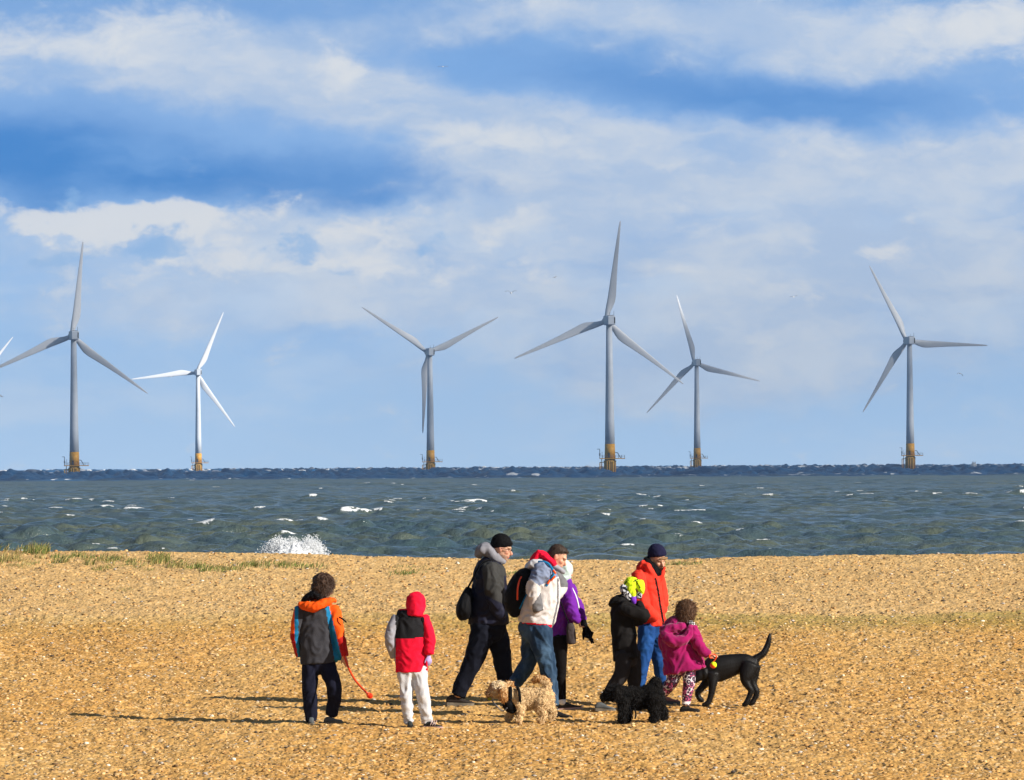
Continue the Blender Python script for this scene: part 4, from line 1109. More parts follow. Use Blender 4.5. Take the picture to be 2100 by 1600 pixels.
f.wear('leggings', T_, [C_leg], voxel=.009, wrinkle=.003)
G = Blob(); f.limb(G, [(1193, 1268, 8.5, .15), (1196, 1276, 7.5, .15), (1200, 1286, 6, .15)], seg=14)
hand(G, f.pt(1200, 1286, .15), (.45, 0, -1), (.3, 1, 0), 1.15, [3, 5, 6, 4], 31, 1)
f.wear('glove', G, [C_black], voxel=.0055, wrinkle=0)
sk = Blob(); f.limb(sk, [(1153, 1436, 8, -.07), (1153, 1443, 8, -.07)]); f.wear('sock', sk, [C_sockw], voxel=.008, wrinkle=0)
f.shoe(1145, 1193, -.07, C_shoebr, C_solep); f.shoe(1122, 1166, .07, C_shoebr, C_solep)
cord('zip_trim', [f.pt(1169, 1199, -.1), f.pt(1176, 1212, -.11), f.pt(1182, 1226, -.1), f.pt(1186, 1242, -.08), f.pt(1187, 1249, -.08)], .009, C_sockw, f.root, f.base)
pc = Blob(); f.limb(pc, [(1170, 1282, 7.5, -.16, 1), (1170.5, 1290, 9, -.16, 1), (1171.5, 1306, 9.5, -.16, 1), (1172, 1319, 9, -.16, 1)], sq=3, cap1=.3)
me = pc.fuse('pouch', .006, 2, .002, 30); paint(me, [fab('brown_grey_pouch', (.055, .045, .045))], None); bb = f.pt(1172, 1323, -.16)
o = put('pouch', me, None, bb); tag(o, 'small dark grey-brown pouch hanging at the hip of the purple coat', 'pouch')
cord('strap', [f.pt(1169, 1284, -.17), f.pt(1160, 1262, -.2), f.pt(1150, 1235, -.2)], .006, C_black, o, bb)

# ---- child in orange, blue and grey jacket
f = Fig('person with shaggy brown hair in a grey, orange and blue jacket', 655, 1486)
f.head(664, 1203, 0, 36, 20, 0, .93)
f.flesh([(655, 1220, 11), (653, 1234, 13), (653, 1256, 34, 0, .55), (652, 1300, 32, 0, .55), (653, 1360, 32, 0, .55)], .78)
ll = [(637, 1366, 18, 0), (635.5, 1415, 15.5, -.02), (637, 1450, 14.5, -.02), (639, 1479, 12, -.02)]
lr = [(670, 1366, 19, 0), (682, 1400, 16, -.05), (685.5, 1430, 14.5, -.02), (680, 1466, 12.5, .05)]
al = [(617, 1251, 13, 0), (608, 1285, 12, -.02), (608, 1315, 11, .02), (616, 1345, 9, .06)]
ar_ = [(684, 1250, 14, 0), (691, 1285, 14, -.04), (697, 1314, 12.5, -.06), (705, 1346, 10, -.08)]
for L in (ll, lr, al, ar_): f.flesh(L, .62)
hand(f.body, f.pt(706, 1344, -.08), (.12, -.15, -1), (.5, 1, 0), .8, 58, 5)
f.finish()
J = Blob(); f.limb(J, [(653, 1234, 17, 0, .9), (654, 1243, 31, 0, .6), (653, 1258, 38, 0, .52), (651, 1290, 37, 0, .56), (651, 1320, 36, 0, .6), (653, 1345, 37, 0, .6), (654, 1360, 38, 0, .6)], cap1=.1)
f.sleeves.append((al, dict(cap1=.2))); f.sleeves.append((ar_, dict(cap1=.2)))
f.limb(J, [(690, 1300, 8, -.02), (693, 1330, 10, -.02), (694, 1352, 10, -.02)], cap1=.2)
def fn(px, py, c):
    g1 = 668 + (py - 1250) * .175; o1 = 677 + (py - 1250) * .24
    i = np.where(px > g1, 2, 0); i = np.where(px > o1, np.where(py > 1313 - (px - 690) * .6, 3, 1), i)
    gl_ = 612 + np.maximum(0, py - 1310) * .10
    i = np.where(px < gl_, 2, i); i = np.where(px < gl_ - 8 + np.maximum(0, py - 1300) * .06, np.where(py > 1300, 3, 1), i)
    i = np.where((py < 1243) , 1, i)
    return i
f.wear('jacket', J, [C_grey, C_orange, C_blue, C_darkred], fn, wrinkle=.007, wscale=12, seed=6)
H_ = Blob(); f.limb(H_, [(618, 1240, 7, -.05, 1.5), (630, 1244, 10, -.09, 1.2), (643, 1245, 10.5, -.11, 1.2), (656, 1240, 10, -.11, 1.2), (668, 1235, 9, -.10, 1.2), (680, 1232, 7, -.06, 1.4), (687, 1231, 4, -.02, 1.4)])
f.wear('hood', H_, [C_orange], wrinkle=.007, wscale=16)
H_ = Blob(); f.limb(H_, [(620, 1234, 4, -.05, 1.3), (628, 1228, 7, -.06, 1.4), (638, 1222, 9, -.06, 1.4), (648, 1220, 9, -.07, 1.4), (658, 1226, 7, -.07, 1.4), (666, 1228, 5, -.06, 1.4)])
o = f.wear('fur_collar', H_, [C_black], wrinkle=.006, wscale=30)
T_ = Blob(); f.limb(T_, [(653, 1342, 33, 0, .55), (653, 1364, 33, 0, .55), (653, 1374, 28, 0, .55)]); f.limb(T_, ll, cap1=.1); f.limb(T_, lr, cap1=.1)
f.wear('trousers', T_, [C_trnavy], wrinkle=.007, wscale=12, seed=7)
hb = Blob(); f.hloft(hb, [(-.06, 0, -.115, .035, .055), (-.056, 0, -.085, .058, .078), (-.046, 0, -.05, .082, .095), (-.034, 0, .0, .099, .101), (-.024, 0, .05, .107, .100), (-.02, 0, .09, .100, .090), (-.02, 0, .12, .07, .062), (-.02, 0, .135, .03, .03)])
o = f.wear('hair', hb, [C_hbrown], voxel=.008, wrinkle=.012, wscale=20, seed=3)
fm = strands(hb.fuse('t', .012, 1), 6000, .038, .0035, .6, (0.45, 0, -.5), .12, lambda P: np.tile(np.array([.055, .027, .014]), (len(P), 1)), 11, lift=.35)
put('hair_lock', fm, o, f.base)
f.shoe(638, 640, -.12, C_shoeg, C_sole, yawd=.2, wid=1.05); f.shoe(665, 702, .03, C_shoeg, C_sole, yawd=-.05)
cord('drawcord', [f.pt(696, 1266, -.1), f.pt(703, 1270, -.12), f.pt(710, 1276, -.12)], .008, C_black, f.root, f.base)
bt = Blob(); P_ = [f.pt(x, y, -.09 - i * .06) for i, (x, y) in enumerate(((705, 1343), (710, 1356), (714, 1368), (720, 1381), (729, 1396), (739, 1408), (748, 1417), (752, 1421)))]
bt.tube([tuple(p) + ((.013 if i < 2 else .0105), (.013 if i < 2 else .008)) for i, p in enumerate(P_)], seg=10)
cc_ = f.pt(757, 1426, -.53)
bt.ell(cc_ + Vector((-.006, .0, .003)), (.022, .029, .026))
me = bt.raw('ball_launcher'); me.materials.append(C_lead); me.polygons.foreach_set('use_smooth', [True] * len(me.polygons))
o = put('ball_launcher', me, None, P_[0]); tag(o, 'curved orange ball launcher hanging from the hand of the shaggy-haired child', 'ball launcher')
bl_ = Blob(); bl_.ell((0, 0, 0), (.028, .028, .028), nu=24, nv=16); me = bl_.raw('ball'); me.materials.append(fab('red_rubber', (.75, .03, .008), .5)); me.polygons.foreach_set('use_smooth', [True] * len(me.polygons))
o = link('ball', me, loc=cc_ + Vector((.008, -.004, -.006))); tag(o, 'red-orange ball held in the cup of the ball launcher above the sand', 'ball')

# ---- child in crimson fleece with the hood up
f = Fig('person with crimson hood up, black-yoked red fleece and pale grey trousers, back turned', 852, 1491)
f.head(853, 1240, 0, 78, 14, 0, .86)
f.flesh([(850, 1256, 10), (848, 1266, 14), (843, 1285, 30, 0, .55), (844, 1330, 30, 0, .55), (845, 1384, 28, 0, .55)], .78)
ll = [(831, 1380, 16, 0), (833, 1426, 13.5, -.02), (836, 1455, 12, -.02), (839.5, 1484, 9.5, -.02)]
lr = [(860, 1380, 16.5, 0), (867, 1426, 13.5, -.03), (872, 1455, 12.5, 0), (876, 1482, 11, .02)]
al = [(814, 1268, 12, 0), (804, 1293, 12.5, -.02), (800, 1315, 11.5, -.02), (808, 1345, 10, .06)]
ar_ = [(868, 1268, 12, 0), (877, 1295, 12.5, -.02), (881, 1317, 11.5, -.04), (880, 1341, 9.5, -.06)]
for L in (ll, lr, al): f.flesh(L, .62)
f.finish()
J = Blob(); f.limb(J, [(850, 1251, 14, 0, .9), (846, 1260, 25, 0, .7), (841, 1272, 33, 0, .55), (842, 1300, 34.5, 0, .56), (843, 1340, 34, 0, .6), (844, 1378, 34.5, 0, .6)], cap1=.08)
f.sleeves.append((al, dict(cap1=.2))); f.sleeves.append((ar_, dict(cap1=.2)))
def fn(px, py, c):
    i = np.where(py < 1309 - (px - 840) * .05, 1, 0)
    i = np.where(px < 811.5 - np.maximum(0, 1275 - py) * .1, 2, i); i = np.where(px > 869.5 + np.maximum(0, 1268 - py) * -.4 , 0, i)
    i = np.where(py < 1251, 0, i)
    return i
f.wear('fleece', J, [C_hotred, C_yoke, C_midgrey], fn, wrinkle=.007, wscale=12, seed=8)
H_ = Blob(); f.hloft(H_, [(-.03, .0, -.15, .075, .095), (-.018, 0, -.10, .098, .10), (-.005, 0, -.04, .118, .108), (-.005, 0, .03, .125, .112), (-.01, 0, .08, .115, .105), (-.015, 0, .12, .08, .078), (-.02, 0, .138, .03, .03)])
f.wear('hood', H_, [C_hotred], wrinkle=.006, wscale=18, seed=4)
T_ = Blob(); f.limb(T_, [(845, 1366, 30, 0, .55), (845, 1382, 30, 0, .55), (845, 1391, 25, 0, .55)]); f.limb(T_, ll, cap1=.1); f.limb(T_, lr, cap1=.1)
f.wear('trousers', T_, [C_ltgrey], wrinkle=.009, wscale=13, seed=9)
G = Blob(); hand(G, f.pt(879, 1345, -.06), (.15, -.1, -1), (-.4, 1, 0), .66, 30, 6); f.wear('glove', G, [C_lilac], voxel=.005, wrinkle=0)
C_shoed = fab('dark_trainer', (.03, .035, .036), .6)
f.shoe(840, 842, -.13, C_shoed, C_soleb, yawd=.18); o, A_, B_ = f.shoe(869, 907, .0, C_shoed, C_solep, yawd=-.04)
for t in (.42, .54, .66):
    q = A_.lerp(B_, t); cord('stripe', [q + Vector((-.012, -.04, .028)), q + Vector((0, -.034, .055)), q + Vector((.006, -.012, .075))], .004, C_solep, o, f.base)

# ---- woman in red coat
f = Fig('person in a red coat, navy woolly hat and black scarf, looking down, in blue jeans', 1338, 1446)
f.head(1348, 1147, 0, -52, 22, 8, .97)
f.flesh([(1340, 1163, 12), (1336, 1174, 14), (1331, 1192, 28, 0, 1.1), (1332, 1230, 30, 0, 1), (1335, 1290, 27, 0, .95)], .8)
ln = [(1327, 1288, 19.5, -.07), (1323.5, 1325, 17, -.08), (1320, 1350, 14.5, -.08), (1314.5, 1385, 12.5, -.08), (1311, 1415, 10.5, -.08), (1311, 1440, 9.5, -.08)]
lf = [(1346, 1288, 18, .08), (1350, 1330, 15.5, .1), (1352, 1360, 14, .12), (1356, 1392, 11.5, .15), (1361, 1424, 10, .2)]
an = [(1310, 1180, 16.5, -.17), (1311, 1208, 17, -.21), (1319, 1240, 16, -.22), (1331, 1257, 13.5, -.2), (1343, 1266, 11, -.17)]
af = [(1346, 1180, 15, .14), (1354, 1210, 14, .18), (1357, 1240, 13, .16), (1352, 1262, 11, .1)]
for L in (ln, lf, an, af): f.flesh(L, .62)
f.finish()
J = Blob(); f.limb(J, [(1331, 1166, 18, 0, 1.0), (1330, 1176, 28, 0, 1.15), (1329, 1190, 31, 0, 1.2), (1330, 1215, 30, 0, 1.1), (1332, 1245, 30, 0, 1.0), (1334, 1270, 29.5, 0, 1.0), (1335, 1284, 29, 0, 1.0)], cap1=.12)
f.sleeves.append((an, dict())); f.sleeves.append((af, dict())); f.limb(J, [(1353, 1252, 8, -.02, 1.2), (1358, 1272, 7, -.02, 1.2), (1360, 1287, 6, -.02, 1.2)])
f.limb(J, [(1311, 1166, 7, -.05, 2), (1318, 1156, 7.5, -.03, 2), (1328, 1164, 8, -.1, 1.5), (1340, 1182, 7, -.14, 1)]); f.limb(J, [(1363, 1163, 2.5, -.06, 1.4), (1360, 1172, 4.5, -.08, 1.4), (1354, 1186, 6, -.08, 1.4)])
def fn(px, py, c):
    ln_ = np.interp(py, [1185, 1215, 1240, 1275], [1344, 1350, 1354, 1360])
    return np.where((np.abs(px - ln_) < 2.0) & (py > 1185) & (c[:, 1] < f.Y + .05), 1, 0)
f.wear('coat', J, [C_red, C_black], fn, wrinkle=.008, wscale=12, seed=10)
S_ = Blob(); f.limb(S_, [(1325, 1145, 6, -.02, 1.5), (1329, 1155, 9, -.03, 1.6), (1338, 1168, 12, -.05, 1.4), (1347, 1178, 10, -.08, 1.2), (1350, 1188, 5, -.1, 1.2)]); f.limb(S_, [(1340, 1174, 7, -.06), (1352, 1178, 7, -.09), (1360, 1171, 4, -.08), (1364, 1162, 2, -.06)])
f.wear('scarf', S_, [C_black], wrinkle=.006, wscale=20)
T_ = Blob(); f.limb(T_, [(1335, 1272, 28, 0, .95), (1336, 1290, 27.5, 0, .9), (1337, 1300, 23, 0, .9)]); f.limb(T_, ln, cap1=.1); f.limb(T_, lf, cap1=.1)
f.wear('jeans', T_, [C_jeanb], wrinkle=.006, wscale=16, seed=11)
beanie(f, fab('navy_wool', (.012, .012, .035), .9), [(-.016, 0, .024, .102, .090, .044), (-.016, 0, .044, .108, .095, .040), (-.014, 0, .06, .112, .096, .016), (-.018, 0, .095, .104, .09), (-.024, 0, .128, .082, .072), (-.03, 0, .150, .05, .046), (-.032, 0, .158, .014, .014)])
hb = Blob(); f.hloft(hb, [(.01, 0, .016, .088, .080), (.008, 0, .04, .094, .082), (0, 0, .07, .09, .08)])
hb2 = Blob(); hb2.ell(f.hp((.082, .016, .040)), (.018, .058, .018), f.hm); f.wear('fringe', hb2, [C_hfringe], voxel=.006, wrinkle=.001)
f.shoe(1303, 1333, -.08, C_shoeg, C_sole); f.shoe(1354, 1395, .28, C_shoep, C_shoeg, lift=.015, tip=.02)

# ---- child in black coat and neon hat
f = Fig('person in a long black coat and fleece-lined neon yellow hat, elbow bent', 1275, 1456)
f.head(1296, 1208, 0, 38, 22, 0, .86)
f.flesh([(1290, 1224, 10), (1286, 1234, 13), (1280, 1255, 24), (1280, 1300, 24), (1284, 1350, 23)], .78)
ln = [(1279, 1340, 18, -.06), (1276, 1376, 15.5, -.07), (1262, 1402, 13.5, -.07), (1246, 1429, 11.5, -.07)]
lf = [(1296, 1340, 17, .07), (1300, 1380, 14.5, .08), (1300, 1415, 12, .08), (1300, 1443, 10, .08)]
an = [(1278, 1246, 15, -.14), (1300, 1255, 14, -.17), (1320, 1261, 12.5, -.15), (1316, 1269, 11, -.10), (1303, 1276, 9, -.06)]
af = [(1290, 1247, 13, .14), (1311, 1258, 12, .16), (1316, 1250, 10, .12), (1310, 1238, 8, .08)]
for L in (ln, lf, an, af): f.flesh(L, .62)
f.finish()
J = Blob(); f.limb(J, [(1287, 1228, 15, 0, 1.1), (1281, 1238, 24, 0, 1.2), (1278, 1255, 26, 0, 1.1), (1278, 1285, 25, 0, 1.05), (1281, 1320, 26, 0, 1.05), (1285, 1352, 26, 0, 1.05)], cap1=.1)
f.sleeves.append((an, dict())); f.sleeves.append((af, dict()))
f.wear('coat', J, [C_blackcoat], wrinkle=.008, wscale=13, seed=12)
H_ = Blob(); f.limb(H_, [(1254, 1238, 7, -.02, 1.6), (1262, 1234, 11, -.04, 1.6), (1274, 1232, 12, -.05, 1.5), (1287, 1233, 8, -.06, 1.4)])
f.wear('hood', H_, [C_blackcoat], wrinkle=.007, wscale=18, seed=5)
T_ = Blob(); f.limb(T_, [(1286, 1335, 23, 0, 1), (1287, 1356, 21, 0, 1)]); f.limb(T_, ln, cap1=.1); f.limb(T_, lf, cap1=.1)
f.wear('trousers', T_, [C_dkgrey], wrinkle=.008, wscale=13, seed=13)
hb = Blob(); f.hloft(hb, [(0, 0, .0, .108, .100), (0, 0, .03, .118, .106), (0, 0, .07, .115, .102), (-.006, 0, .105, .095, .085), (-.01, 0, .13, .05, .05), (-.01, 0, .14, .015, .015)])
f.limb(hb, [(1293, 1205, 9, -.09, .7), (1298, 1218, 7, -.10, .6), (1300, 1226, 4, -.10, .6)])
f.limb(hb, [(1312, 1195, 9, -.05), (1316, 1210, 7, -.06), (1313, 1218, 4, -.06)])
def fn(px, py, c):
    z1 = np.abs((px - 1306) - .6 * (py - 1195)) < 1.3
    z2 = (np.abs((py - 1192) + .5 * (px - 1300)) < 1.2) & (px > 1298) & (px < 1312)
    z3 = (np.abs((px - 1281) + .8 * (py - 1198)) < 1.4) & (py > 1192)
    return np.where((z1 & (py > 1188) & (py < 1206)) | z2 | z3, 1, np.where((px > 1305) & (py < 1187), 2, 0))
o = f.wear('hat', hb, [C_neon, C_black, C_orange], fn, voxel=.006, wrinkle=.004, wscale=20)
fl_ = Blob(); f.limb(fl_, [(1277, 1203, 6, -.05, 1.4), (1281, 1211, 9, -.06, 1.3), (1286, 1219, 9, -.07, 1.2), (1293, 1226, 7, -.08, 1.1)]); f.limb(fl_, [(1312, 1218, 5, -.07), (1309, 1226, 5, -.07)])
o2 = f.wear('fleece_lining', fl_, [C_ltgrey, C_dknavy], lambda px, py, c: (np.array([mnoise.noise(Vector((float(p[0]) * 45, float(p[1]) * 45, float(p[2]) * 45))) for p in c]) > .05).astype(int), voxel=.006, wrinkle=.008, wscale=40)
st_ = Blob(); f.limb(st_, [(1299, 1222, 5, -.10, .5), (1300, 1231, 5.5, -.11, .5), (1301, 1238, 3.5, -.10, .5)]); f.wear('chin_strap', st_, [C_purplestrap], voxel=.005, wrinkle=0)
f.shoe(1220, 1262, -.07, C_shoeg, C_sole, lift=.02, hgt=1.1); f.shoe(1290, 1329, .08, C_shoeg, C_sole)

# ---- small girl in magenta coat
f = Fig('small person with curly brown hair in a magenta hooded coat and swirl-print leggings', 1405, 1459)
f.head(1408, 1253, 0, 62, 14, 0, .82)
f.flesh([(1407, 1268, 9), (1404, 1280, 13), (1396, 1300, 27, 0, .8), (1398, 1340, 28, 0, .75), (1401, 1374, 26, 0, .7)], .8)
ll = [(1387, 1364, 17, .03), (1381, 1391, 14, .0), (1370, 1411, 12, .04), (1355, 1428, 9.5, .08)]
lr = [(1412, 1364, 16, -.03), (1413, 1398, 13, -.05), (1409.5, 1424, 10.8, -.05), (1406, 1446, 8.6, -.05)]
al = [(1366, 1294, 13, .02), (1362, 1320, 12, .06), (1370, 1345, 10, .1)]
ar_ = [(1418, 1291, 14, -.06), (1428, 1314, 13.5, -.1), (1438, 1331, 12, -.12), (1452, 1344, 9, -.13)]
for L in (ll, lr, al, ar_): f.flesh(L, .62)
hand(f.body, f.pt(1452, 1344, -.13), (1, -.1, .05), (0, .6, -1), .66, 42, 6)
f.finish()
J = Blob(); f.limb(J, [(1404, 1276, 14, 0, 1), (1396, 1283, 29, 0, .8), (1391, 1295, 34, 0, .75), (1392, 1320, 36, 0, .75), (1398, 1345, 40, 0, .72), (1403, 1366, 44, 0, .7), (1405, 1376, 45.5, 0, .7)], cap1=.08)
f.sleeves.append((al, dict(cap1=.2))); f.sleeves.append((ar_, dict(cap1=.2)))
f.wear('coat', J, [C_magenta], wrinkle=.010, wscale=13, seed=14)
H_ = Blob(); f.limb(H_, [(1360, 1288, 7, -.1, 1.2), (1364, 1300, 10, -.15, 1.1), (1374, 1312, 12, -.19, 1), (1390, 1316, 12, -.2, 1), (1405, 1310, 10.5, -.19, 1), (1414, 1296, 8, -.17, 1), (1416, 1284, 5, -.13, 1)])
f.limb(H_, [(1368, 1290, 9, -.13), (1385, 1288, 11, -.14), (1402, 1284, 8, -.13)])
f.wear('hood', H_, [C_magenta], wrinkle=.008, wscale=16, seed=6)
co_ = Blob(); f.limb(co_, [(1410, 1275, 4, -.07), (1418, 1279, 6, -.07), (1425, 1284, 4, -.05)]); f.wear('neck_scarf', co_, [C_dknavy, C_sockw], lambda px, py, c: (np.sin(px * 1.4) + np.sin(py * 1.6) > .5).astype(int), voxel=.006, wrinkle=0)
T_ = Blob(); f.limb(T_, [(1400, 1360, 26, 0, .7), (1400, 1376, 24, 0, .7)]); f.limb(T_, ll, cap1=.1); f.limb(T_, lr, cap1=.1)
f.wear('leggings', T_, [C_print, C_sockw], lambda px, py, c: np.where((np.abs(py - 1441) < 2.2), 1, 0), voxel=.008, wrinkle=.003)
hb = Blob(); f.hloft(hb, [(-.04, 0, -.11, .06, .075), (-.03, 0, -.075, .082, .094), (-.024, 0, -.03, .100, .104), (-.02, 0, .03, .108, .106), (-.018, 0, .075, .100, .096), (-.02, 0, .108, .072, .068), (-.02, 0, .124, .03, .03)])
o = f.wear('hair', hb, [C_hcurl], voxel=.008, wrinkle=.016, wscale=34, seed=7)
fm = strands(hb.fuse('t', .012, 1), 6000, .030, .0035, .6, (0, 0, -.6), .55, lambda P: np.tile(np.array([.10, .047, .02]), (len(P), 1)), 12, lift=.7, jit=.5)
put('curl', fm, o, f.base)
f.shoe(1395, 1435, -.05, C_shoeb, C_shoeb, hgt=.95); o, A_, B_ = f.shoe(1343, 1370, .1, C_shoeb, C_shoeb, lift=.1)
tb = f.pt(1463, 1364, -.15)
bl_ = Blob(); bl_.ell((0, 0, 0), (.034, .034, .034), nu=26, nv=18); me = bl_.raw('ball_on_rope'); me.materials.append(C_yball); me.materials.append(C_lead); me.polygons.foreach_set('use_smooth', [True] * len(me.polygons))
me.polygons.foreach_set('material_index', [1 if (p.center.x + p.center.z * 1.2 < -.004) else 0 for p in me.polygons])
o = link('ball_on_rope', me, loc=tb); tag(o, 'yellow and orange ball on a rope loop held by the magenta-coated child', 'ball toy')
cord('rope', [f.pt(*p) for p in ((1462, 1358, -.15), (1467, 1352, -.16), (1469, 1345, -.17), (1463, 1342, -.17), (1455, 1344, -.19), (1456, 1349, -.18), (1461, 1349, -.17))], .007, C_lead, o, tb)

# ================================================================ dogs
M_lab = pm('glossy_black_coat', (.0045, .004, .004), .5, .3, 30, .4, 130, .2, 0, 0, (1, 1, .5))
M_labf = tonemat('sleek_fibre', .5, .3)
# black retriever
f = Fig('glossy smooth black dog with upright tail behind the magenta coat, forepaw raised', 1500, 1447, 'dog', 'dog')
B = f.body
f.limb(B, [(1450, 1371, 19, 0, .72), (1468, 1372, 27, 0, .66), (1490, 1367, 25, 0, .68), (1513, 1361.5, 21, 0, .68), (1532, 1362, 20.5, 0, .75), (1548, 1363, 14, 0, .9)])
f.limb(B, [(1462, 1364, 19, 0, .7), (1450, 1371, 15, 0, .75), (1441, 1379, 13, -.02, .9), (1434, 1386, 11.5, -.04, .9), (1428, 1392, 8, -.05, .8), (1423, 1397, 6, -.05, .8)])
f.limb(B, [(1444, 1373, 4, -.07, .6), (1446, 1382, 6, -.08, .5), (1446, 1391, 4, -.07, .5)])
f.limb(B, [(1462, 1382, 15, -.06, .55), (1461, 1402, 9, -.07, .8), (1458.5, 1422, 6.2, -.07), (1454, 1437, 5.4, -.07), (1450, 1443, 5.6, -.07), (1442, 1446, 4.5, -.07)])
f.limb(B, [(1456, 1382, 13, .06, .55), (1446, 1402, 8.5, .07, .8), (1432, 1418, 6.2, .07), (1431, 1427, 5.5, .07), (1437, 1435, 5.8, .07), (1441, 1437, 4, .07)])
f.limb(B, [(1538, 1364, 19, -.05, .6), (1531, 1384, 15, -.07, .6), (1529, 1396, 10.5, -.07, .75), (1535, 1408, 7.5, -.07), (1540, 1417, 6.2, -.07), (1535, 1431, 5.2, -.07), (1530, 1442, 5.6, -.07), (1524, 1446, 4.2, -.07)])
f.limb(B, [(1544, 1366, 16, .05, .6), (1542, 1388, 13, .07, .6), (1543, 1402, 9, .07, .8), (1549, 1414, 7, .07), (1551.5, 1421, 6, .07), (1547, 1433, 5, .07), (1542, 1441, 5.4, .07), (1537, 1444.5, 4, .07)])
f.limb(B, [(1545, 1356, 10, 0), (1554, 1348, 7.5, 0), (1565, 1340, 6.6, 0), (1573, 1325, 5.8, .01), (1577.5, 1309, 4.6, .01), (1578.5, 1300, 2.2, .01)])
me = B.fuse('dog', .007, 3)
fm = strands(me, 26000, .014, .0026, .1, (.8, 0, -.25), .03, lambda P: np.tile(np.array([.008, .007, .0065]), (len(P), 1)), 31, lift=.22, jit=.12, mat=M_labf)
paint(me, [M_lab], None); o = put('dog', me, None, f.base); tag(o, f.label, f.cat); put('fur', fm, o, f.base)

def furry(f, n, length, colf, label, skin, w=.007, curl=.45, seed=5, keep=None):
    me = f.body.fuse('dog', .008, 2, .007, 34)
    skinme = me
    fm = strands(me, n, length, w, .45, (0, 0, -.35), curl, colf, seed, keep, lift=.5, jit=.4, tv=.12, mat=M_furb if 'black' in label else M_fur)
    paint(me, [skin], None)
    o = put('dog', me, None, f.base); tag(o, label, 'dog'); f.root = o
    put('fur', fm, o, f.base)
    return o
# shaggy black dog
f = Fig('shaggy dog', 1305, 1481, 'dog'); B = f.body
f.limb(B, [(1272, 1424, 17, 0, .8), (1290, 1429, 22, 0, .8), (1315, 1431, 22, 0, .8), (1338, 1424, 23, 0, .8), (1350, 1420, 17, 0, .9)])
f.limb(B, [(1278, 1422, 15), (1263, 1419, 15.5, 0), (1252, 1422, 14, 0), (1242, 1428, 9.5, 0), (1236, 1431, 7, 0)])
f.limb(B, [(1262, 1414, 6, -.08, .6), (1266, 1424, 8, -.09, .6), (1267, 1434, 6, -.09, .6)])
f.limb(B, [(1343, 1415, 10), (1346, 1402, 11), (1343, 1397, 9), (1334, 1402, 6)])
f.limb(B, [(1279, 1436, 12, -.06), (1278, 1460, 9.5, -.07), (1277, 1476, 9.5, -.07)]); f.limb(B, [(1289, 1438, 11, .06), (1287, 1460, 9, .07), (1285, 1476, 8.5, .07)])
f.limb(B, [(1341, 1432, 16, -.06), (1340, 1452, 11, -.07), (1344, 1464, 9, -.07), (1339, 1478, 9, -.07)]); f.limb(B, [(1350, 1432, 14, .06), (1356, 1452, 10, .07), (1362, 1460, 8, .07), (1360, 1472, 8, .07)])
furry(f, 34000, .017, lambda P: np.tile(np.array([.007, .0055, .005]), (len(P), 1)), 'shaggy black dog with head lowered and tail curled over its back', fab('black_dog_skin', (.008, .007, .006)), .0042, .5, 21)
g_ = [groundpt(1301, 1462, .18), groundpt(1303, 1472, .05)]
cord('lead', [f.pt(1292, 1450, -.1), f.pt(1294, 1462, -.12), f.pt(1298, 1474, -.12)], .006, C_black, f.root, f.base)
cord('lead', [f.pt(1301, 1452, -.1), f.pt(1304, 1466, -.11), f.pt(1302, 1474, -.12)], .008, C_black, f.root, f.base)
# cream curly dog
f = Fig('cream dog', 1075, 1482, 'dog'); B = f.body
f.limb(B, [(1050, 1430, 17, 0, .8), (1063, 1433, 22, 0, .8), (1085, 1433, 22, 0, .8), (1105, 1431, 20.5, 0, .8), (1120, 1430, 20.5, 0, .85), (1128, 1432, 15, 0, .9)])
f.limb(B, [(1052, 1426, 15), (1038, 1420, 15), (1027, 1415, 17), (1018, 1414, 16.5), (1009, 1421, 10.5, -.01), (1002, 1424, 8, -.01)])
f.limb(B, [(1029, 1408, 5, -.09, .6), (1033, 1418, 8, -.11, .5), (1033, 1430, 8, -.11, .5), (1030, 1438, 5, -.1, .5)])
f.limb(B, [(1040, 1408, 5, .08, .6), (1046, 1402, 7, .1, .6), (1050, 1406, 5, .1, .6)])
f.limb(B, [(1120, 1416, 8), (1122, 1402, 7.5), (1114, 1394, 7.5), (1102, 1392, 6.5), (1094, 1396, 5)])
f.limb(B, [(1067, 1442, 11, -.06), (1068, 1460, 7.5, -.07), (1066, 1473, 7, -.07), (1064, 1478, 8, -.07)]); f.limb(B, [(1056, 1444, 10, .06), (1049, 1459, 7, .07), (1043, 1471, 6.5, .07), (1041, 1475, 6.5, .07)])
f.limb(B, [(1113, 1440, 15, -.06), (1108, 1456, 9.5, -.07), (1115, 1465, 7.2, -.07), (1111, 1474, 7, -.07), (1108, 1478, 8, -.07)]); f.limb(B, [(1122, 1438, 13, .06), (1130, 1452, 8.5, .07), (1134, 1459, 7, .07), (1132, 1468, 6.5, .07), (1129, 1471, 7, .07)])
def kp(px, py, C):
    near = C[:, 1] < f.Y - .03
    return np.where(near & (((np.abs(px - 1045 - (py - 1430) * .1) < 5) & (py > 1412)) | ((px > 1038) & (px < 1062) & (py > 1436) & (py < 1462)) | (np.abs(px - 1065 - (py - 1420) * .12) < 3.5)), 0.0, 1.0)
def colf(P):
    px, py = proj_np(P); n = len(P)
    cream = np.array([.74, .53, .29]); br = np.array([.46, .21, .06]); pale = np.array([.80, .66, .45])
    c = np.tile(cream, (n, 1))
    near = P[:, 1] < f.Y - .075
    ear = (near & (px > 1021) & (px < 1043) & (py > 1410) & (py < 1444)) | ((px > 1039) & (py < 1412) & (px < 1056))
    tail = (py < 1404) & (px > 1085) & (px < 1128)
    muz = (px < 1009)
    c[(py < 1412) & (px < 1034)] = pale
    c[ear] = br; c[tail & ((px < 1108) | (py < 1394))] = br * .9; c[muz] = np.array([.26, .12, .045])
    return c
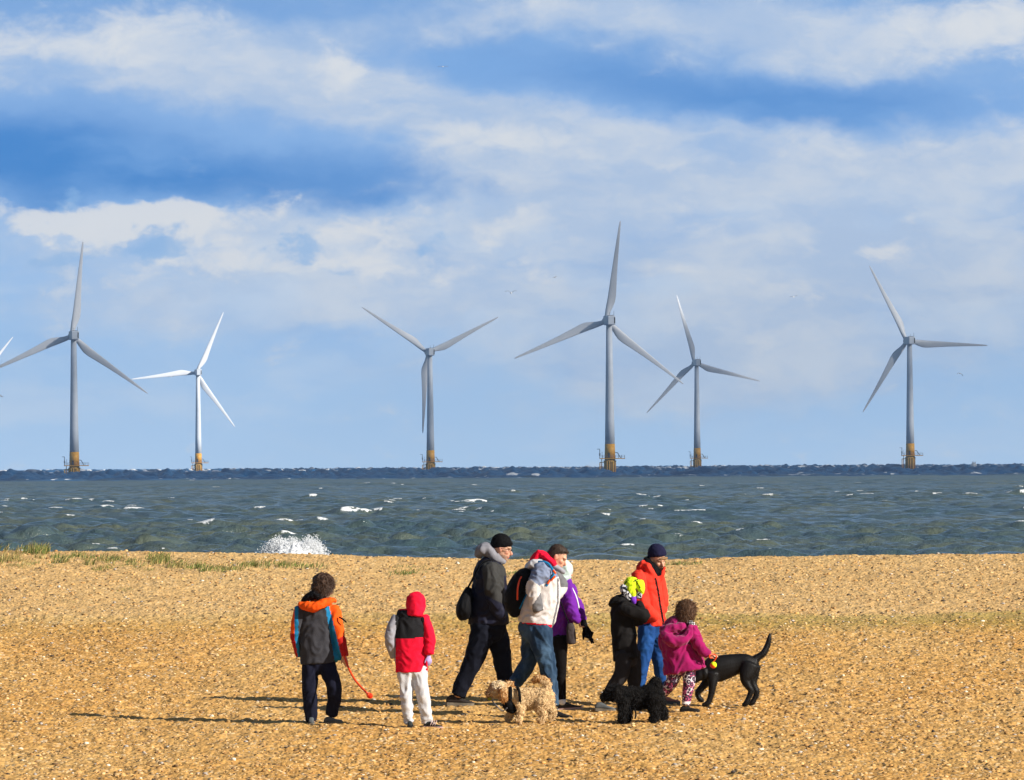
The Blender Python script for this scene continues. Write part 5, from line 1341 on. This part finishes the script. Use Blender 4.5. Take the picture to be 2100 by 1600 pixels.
o = furry(f, 42000, .0125, colf, 'cream curly-coated dog with brown ears and tail, wearing a black harness', fab('cream_dog_skin', (.62, .43, .22)), .0042, .6, 22, kp)
ns = Blob(); ns.ell(f.pt(999, 1421, -.01), (.016, .02, .013)); me = ns.raw('nose'); me.materials.append(M_eye); put('nose', me, o, f.base)
ey = Blob(); ey.ell(f.pt(1012, 1414, -.075), (.010, .008, .010)); me = ey.raw('eye'); me.materials.append(M_eye); put('eye', me, o, f.base)
hn = Blob(); f.limb(hn, [(1041, 1434, 11, -.01, 1.35), (1044, 1446, 14, -.01, 1.15), (1053, 1456, 10, -.01, 1.5)])
f.limb(hn, [(1047, 1410, 3.5, -.05, 1.2), (1047, 1420, 3.8, -.078, .8), (1046, 1434, 4, -.085, .8)]); f.limb(hn, [(1060, 1410, 3, -.04, 1.2), (1064, 1416, 3.2, -.082, .8), (1066, 1430, 3.2, -.104, .7), (1067, 1446, 3, -.09, .8)])
me = hn.fuse('harness', .007, 2); paint(me, [C_black], None); put('harness', me, o, f.base)
bl_ = Blob(); bl_.ell((0, 0, 0), (.022, .022, .022)); me = bl_.raw('ball'); me.materials.append(fab('worn_tennis_felt', (.20, .21, .02), .9)); me.polygons.foreach_set('use_smooth', [True] * len(me.polygons))
o2 = link('ball', me, loc=f.pt(1004, 1432, -.03)); tag(o2, 'worn green ball carried in the mouth of the cream curly dog', 'ball')
cord('lead', [f.pt(1008, 1436, -.06), f.pt(1017, 1446, -.1), f.pt(1030, 1458, -.1), f.pt(1040, 1452, -.12)], .006, C_cuff, o, f.base)
# ================================================================ haze over the sea
HB = MB(); HB.box((-14600, -60, -16), (14600, 9300, 150))
mt = bpy.data.materials.new('sea_air'); mt.use_nodes = True
nt = NT(mt.node_tree); nt.n.remove(nt.n['Principled BSDF'])
vl = nt.node('ShaderNodeVolumePrincipled'); vl.inputs['Density'].default_value = 0.000045
vl.inputs['Color'].default_value = (.55, .74, 1.0, 1); vl.inputs['Anisotropy'].default_value = 0.0
nt.l.new(vl.outputs[0], nt.n['Material Output'].inputs['Volume'])
tag(HB.build('haze', mt), kind='stuff', label='thin pale sea haze')
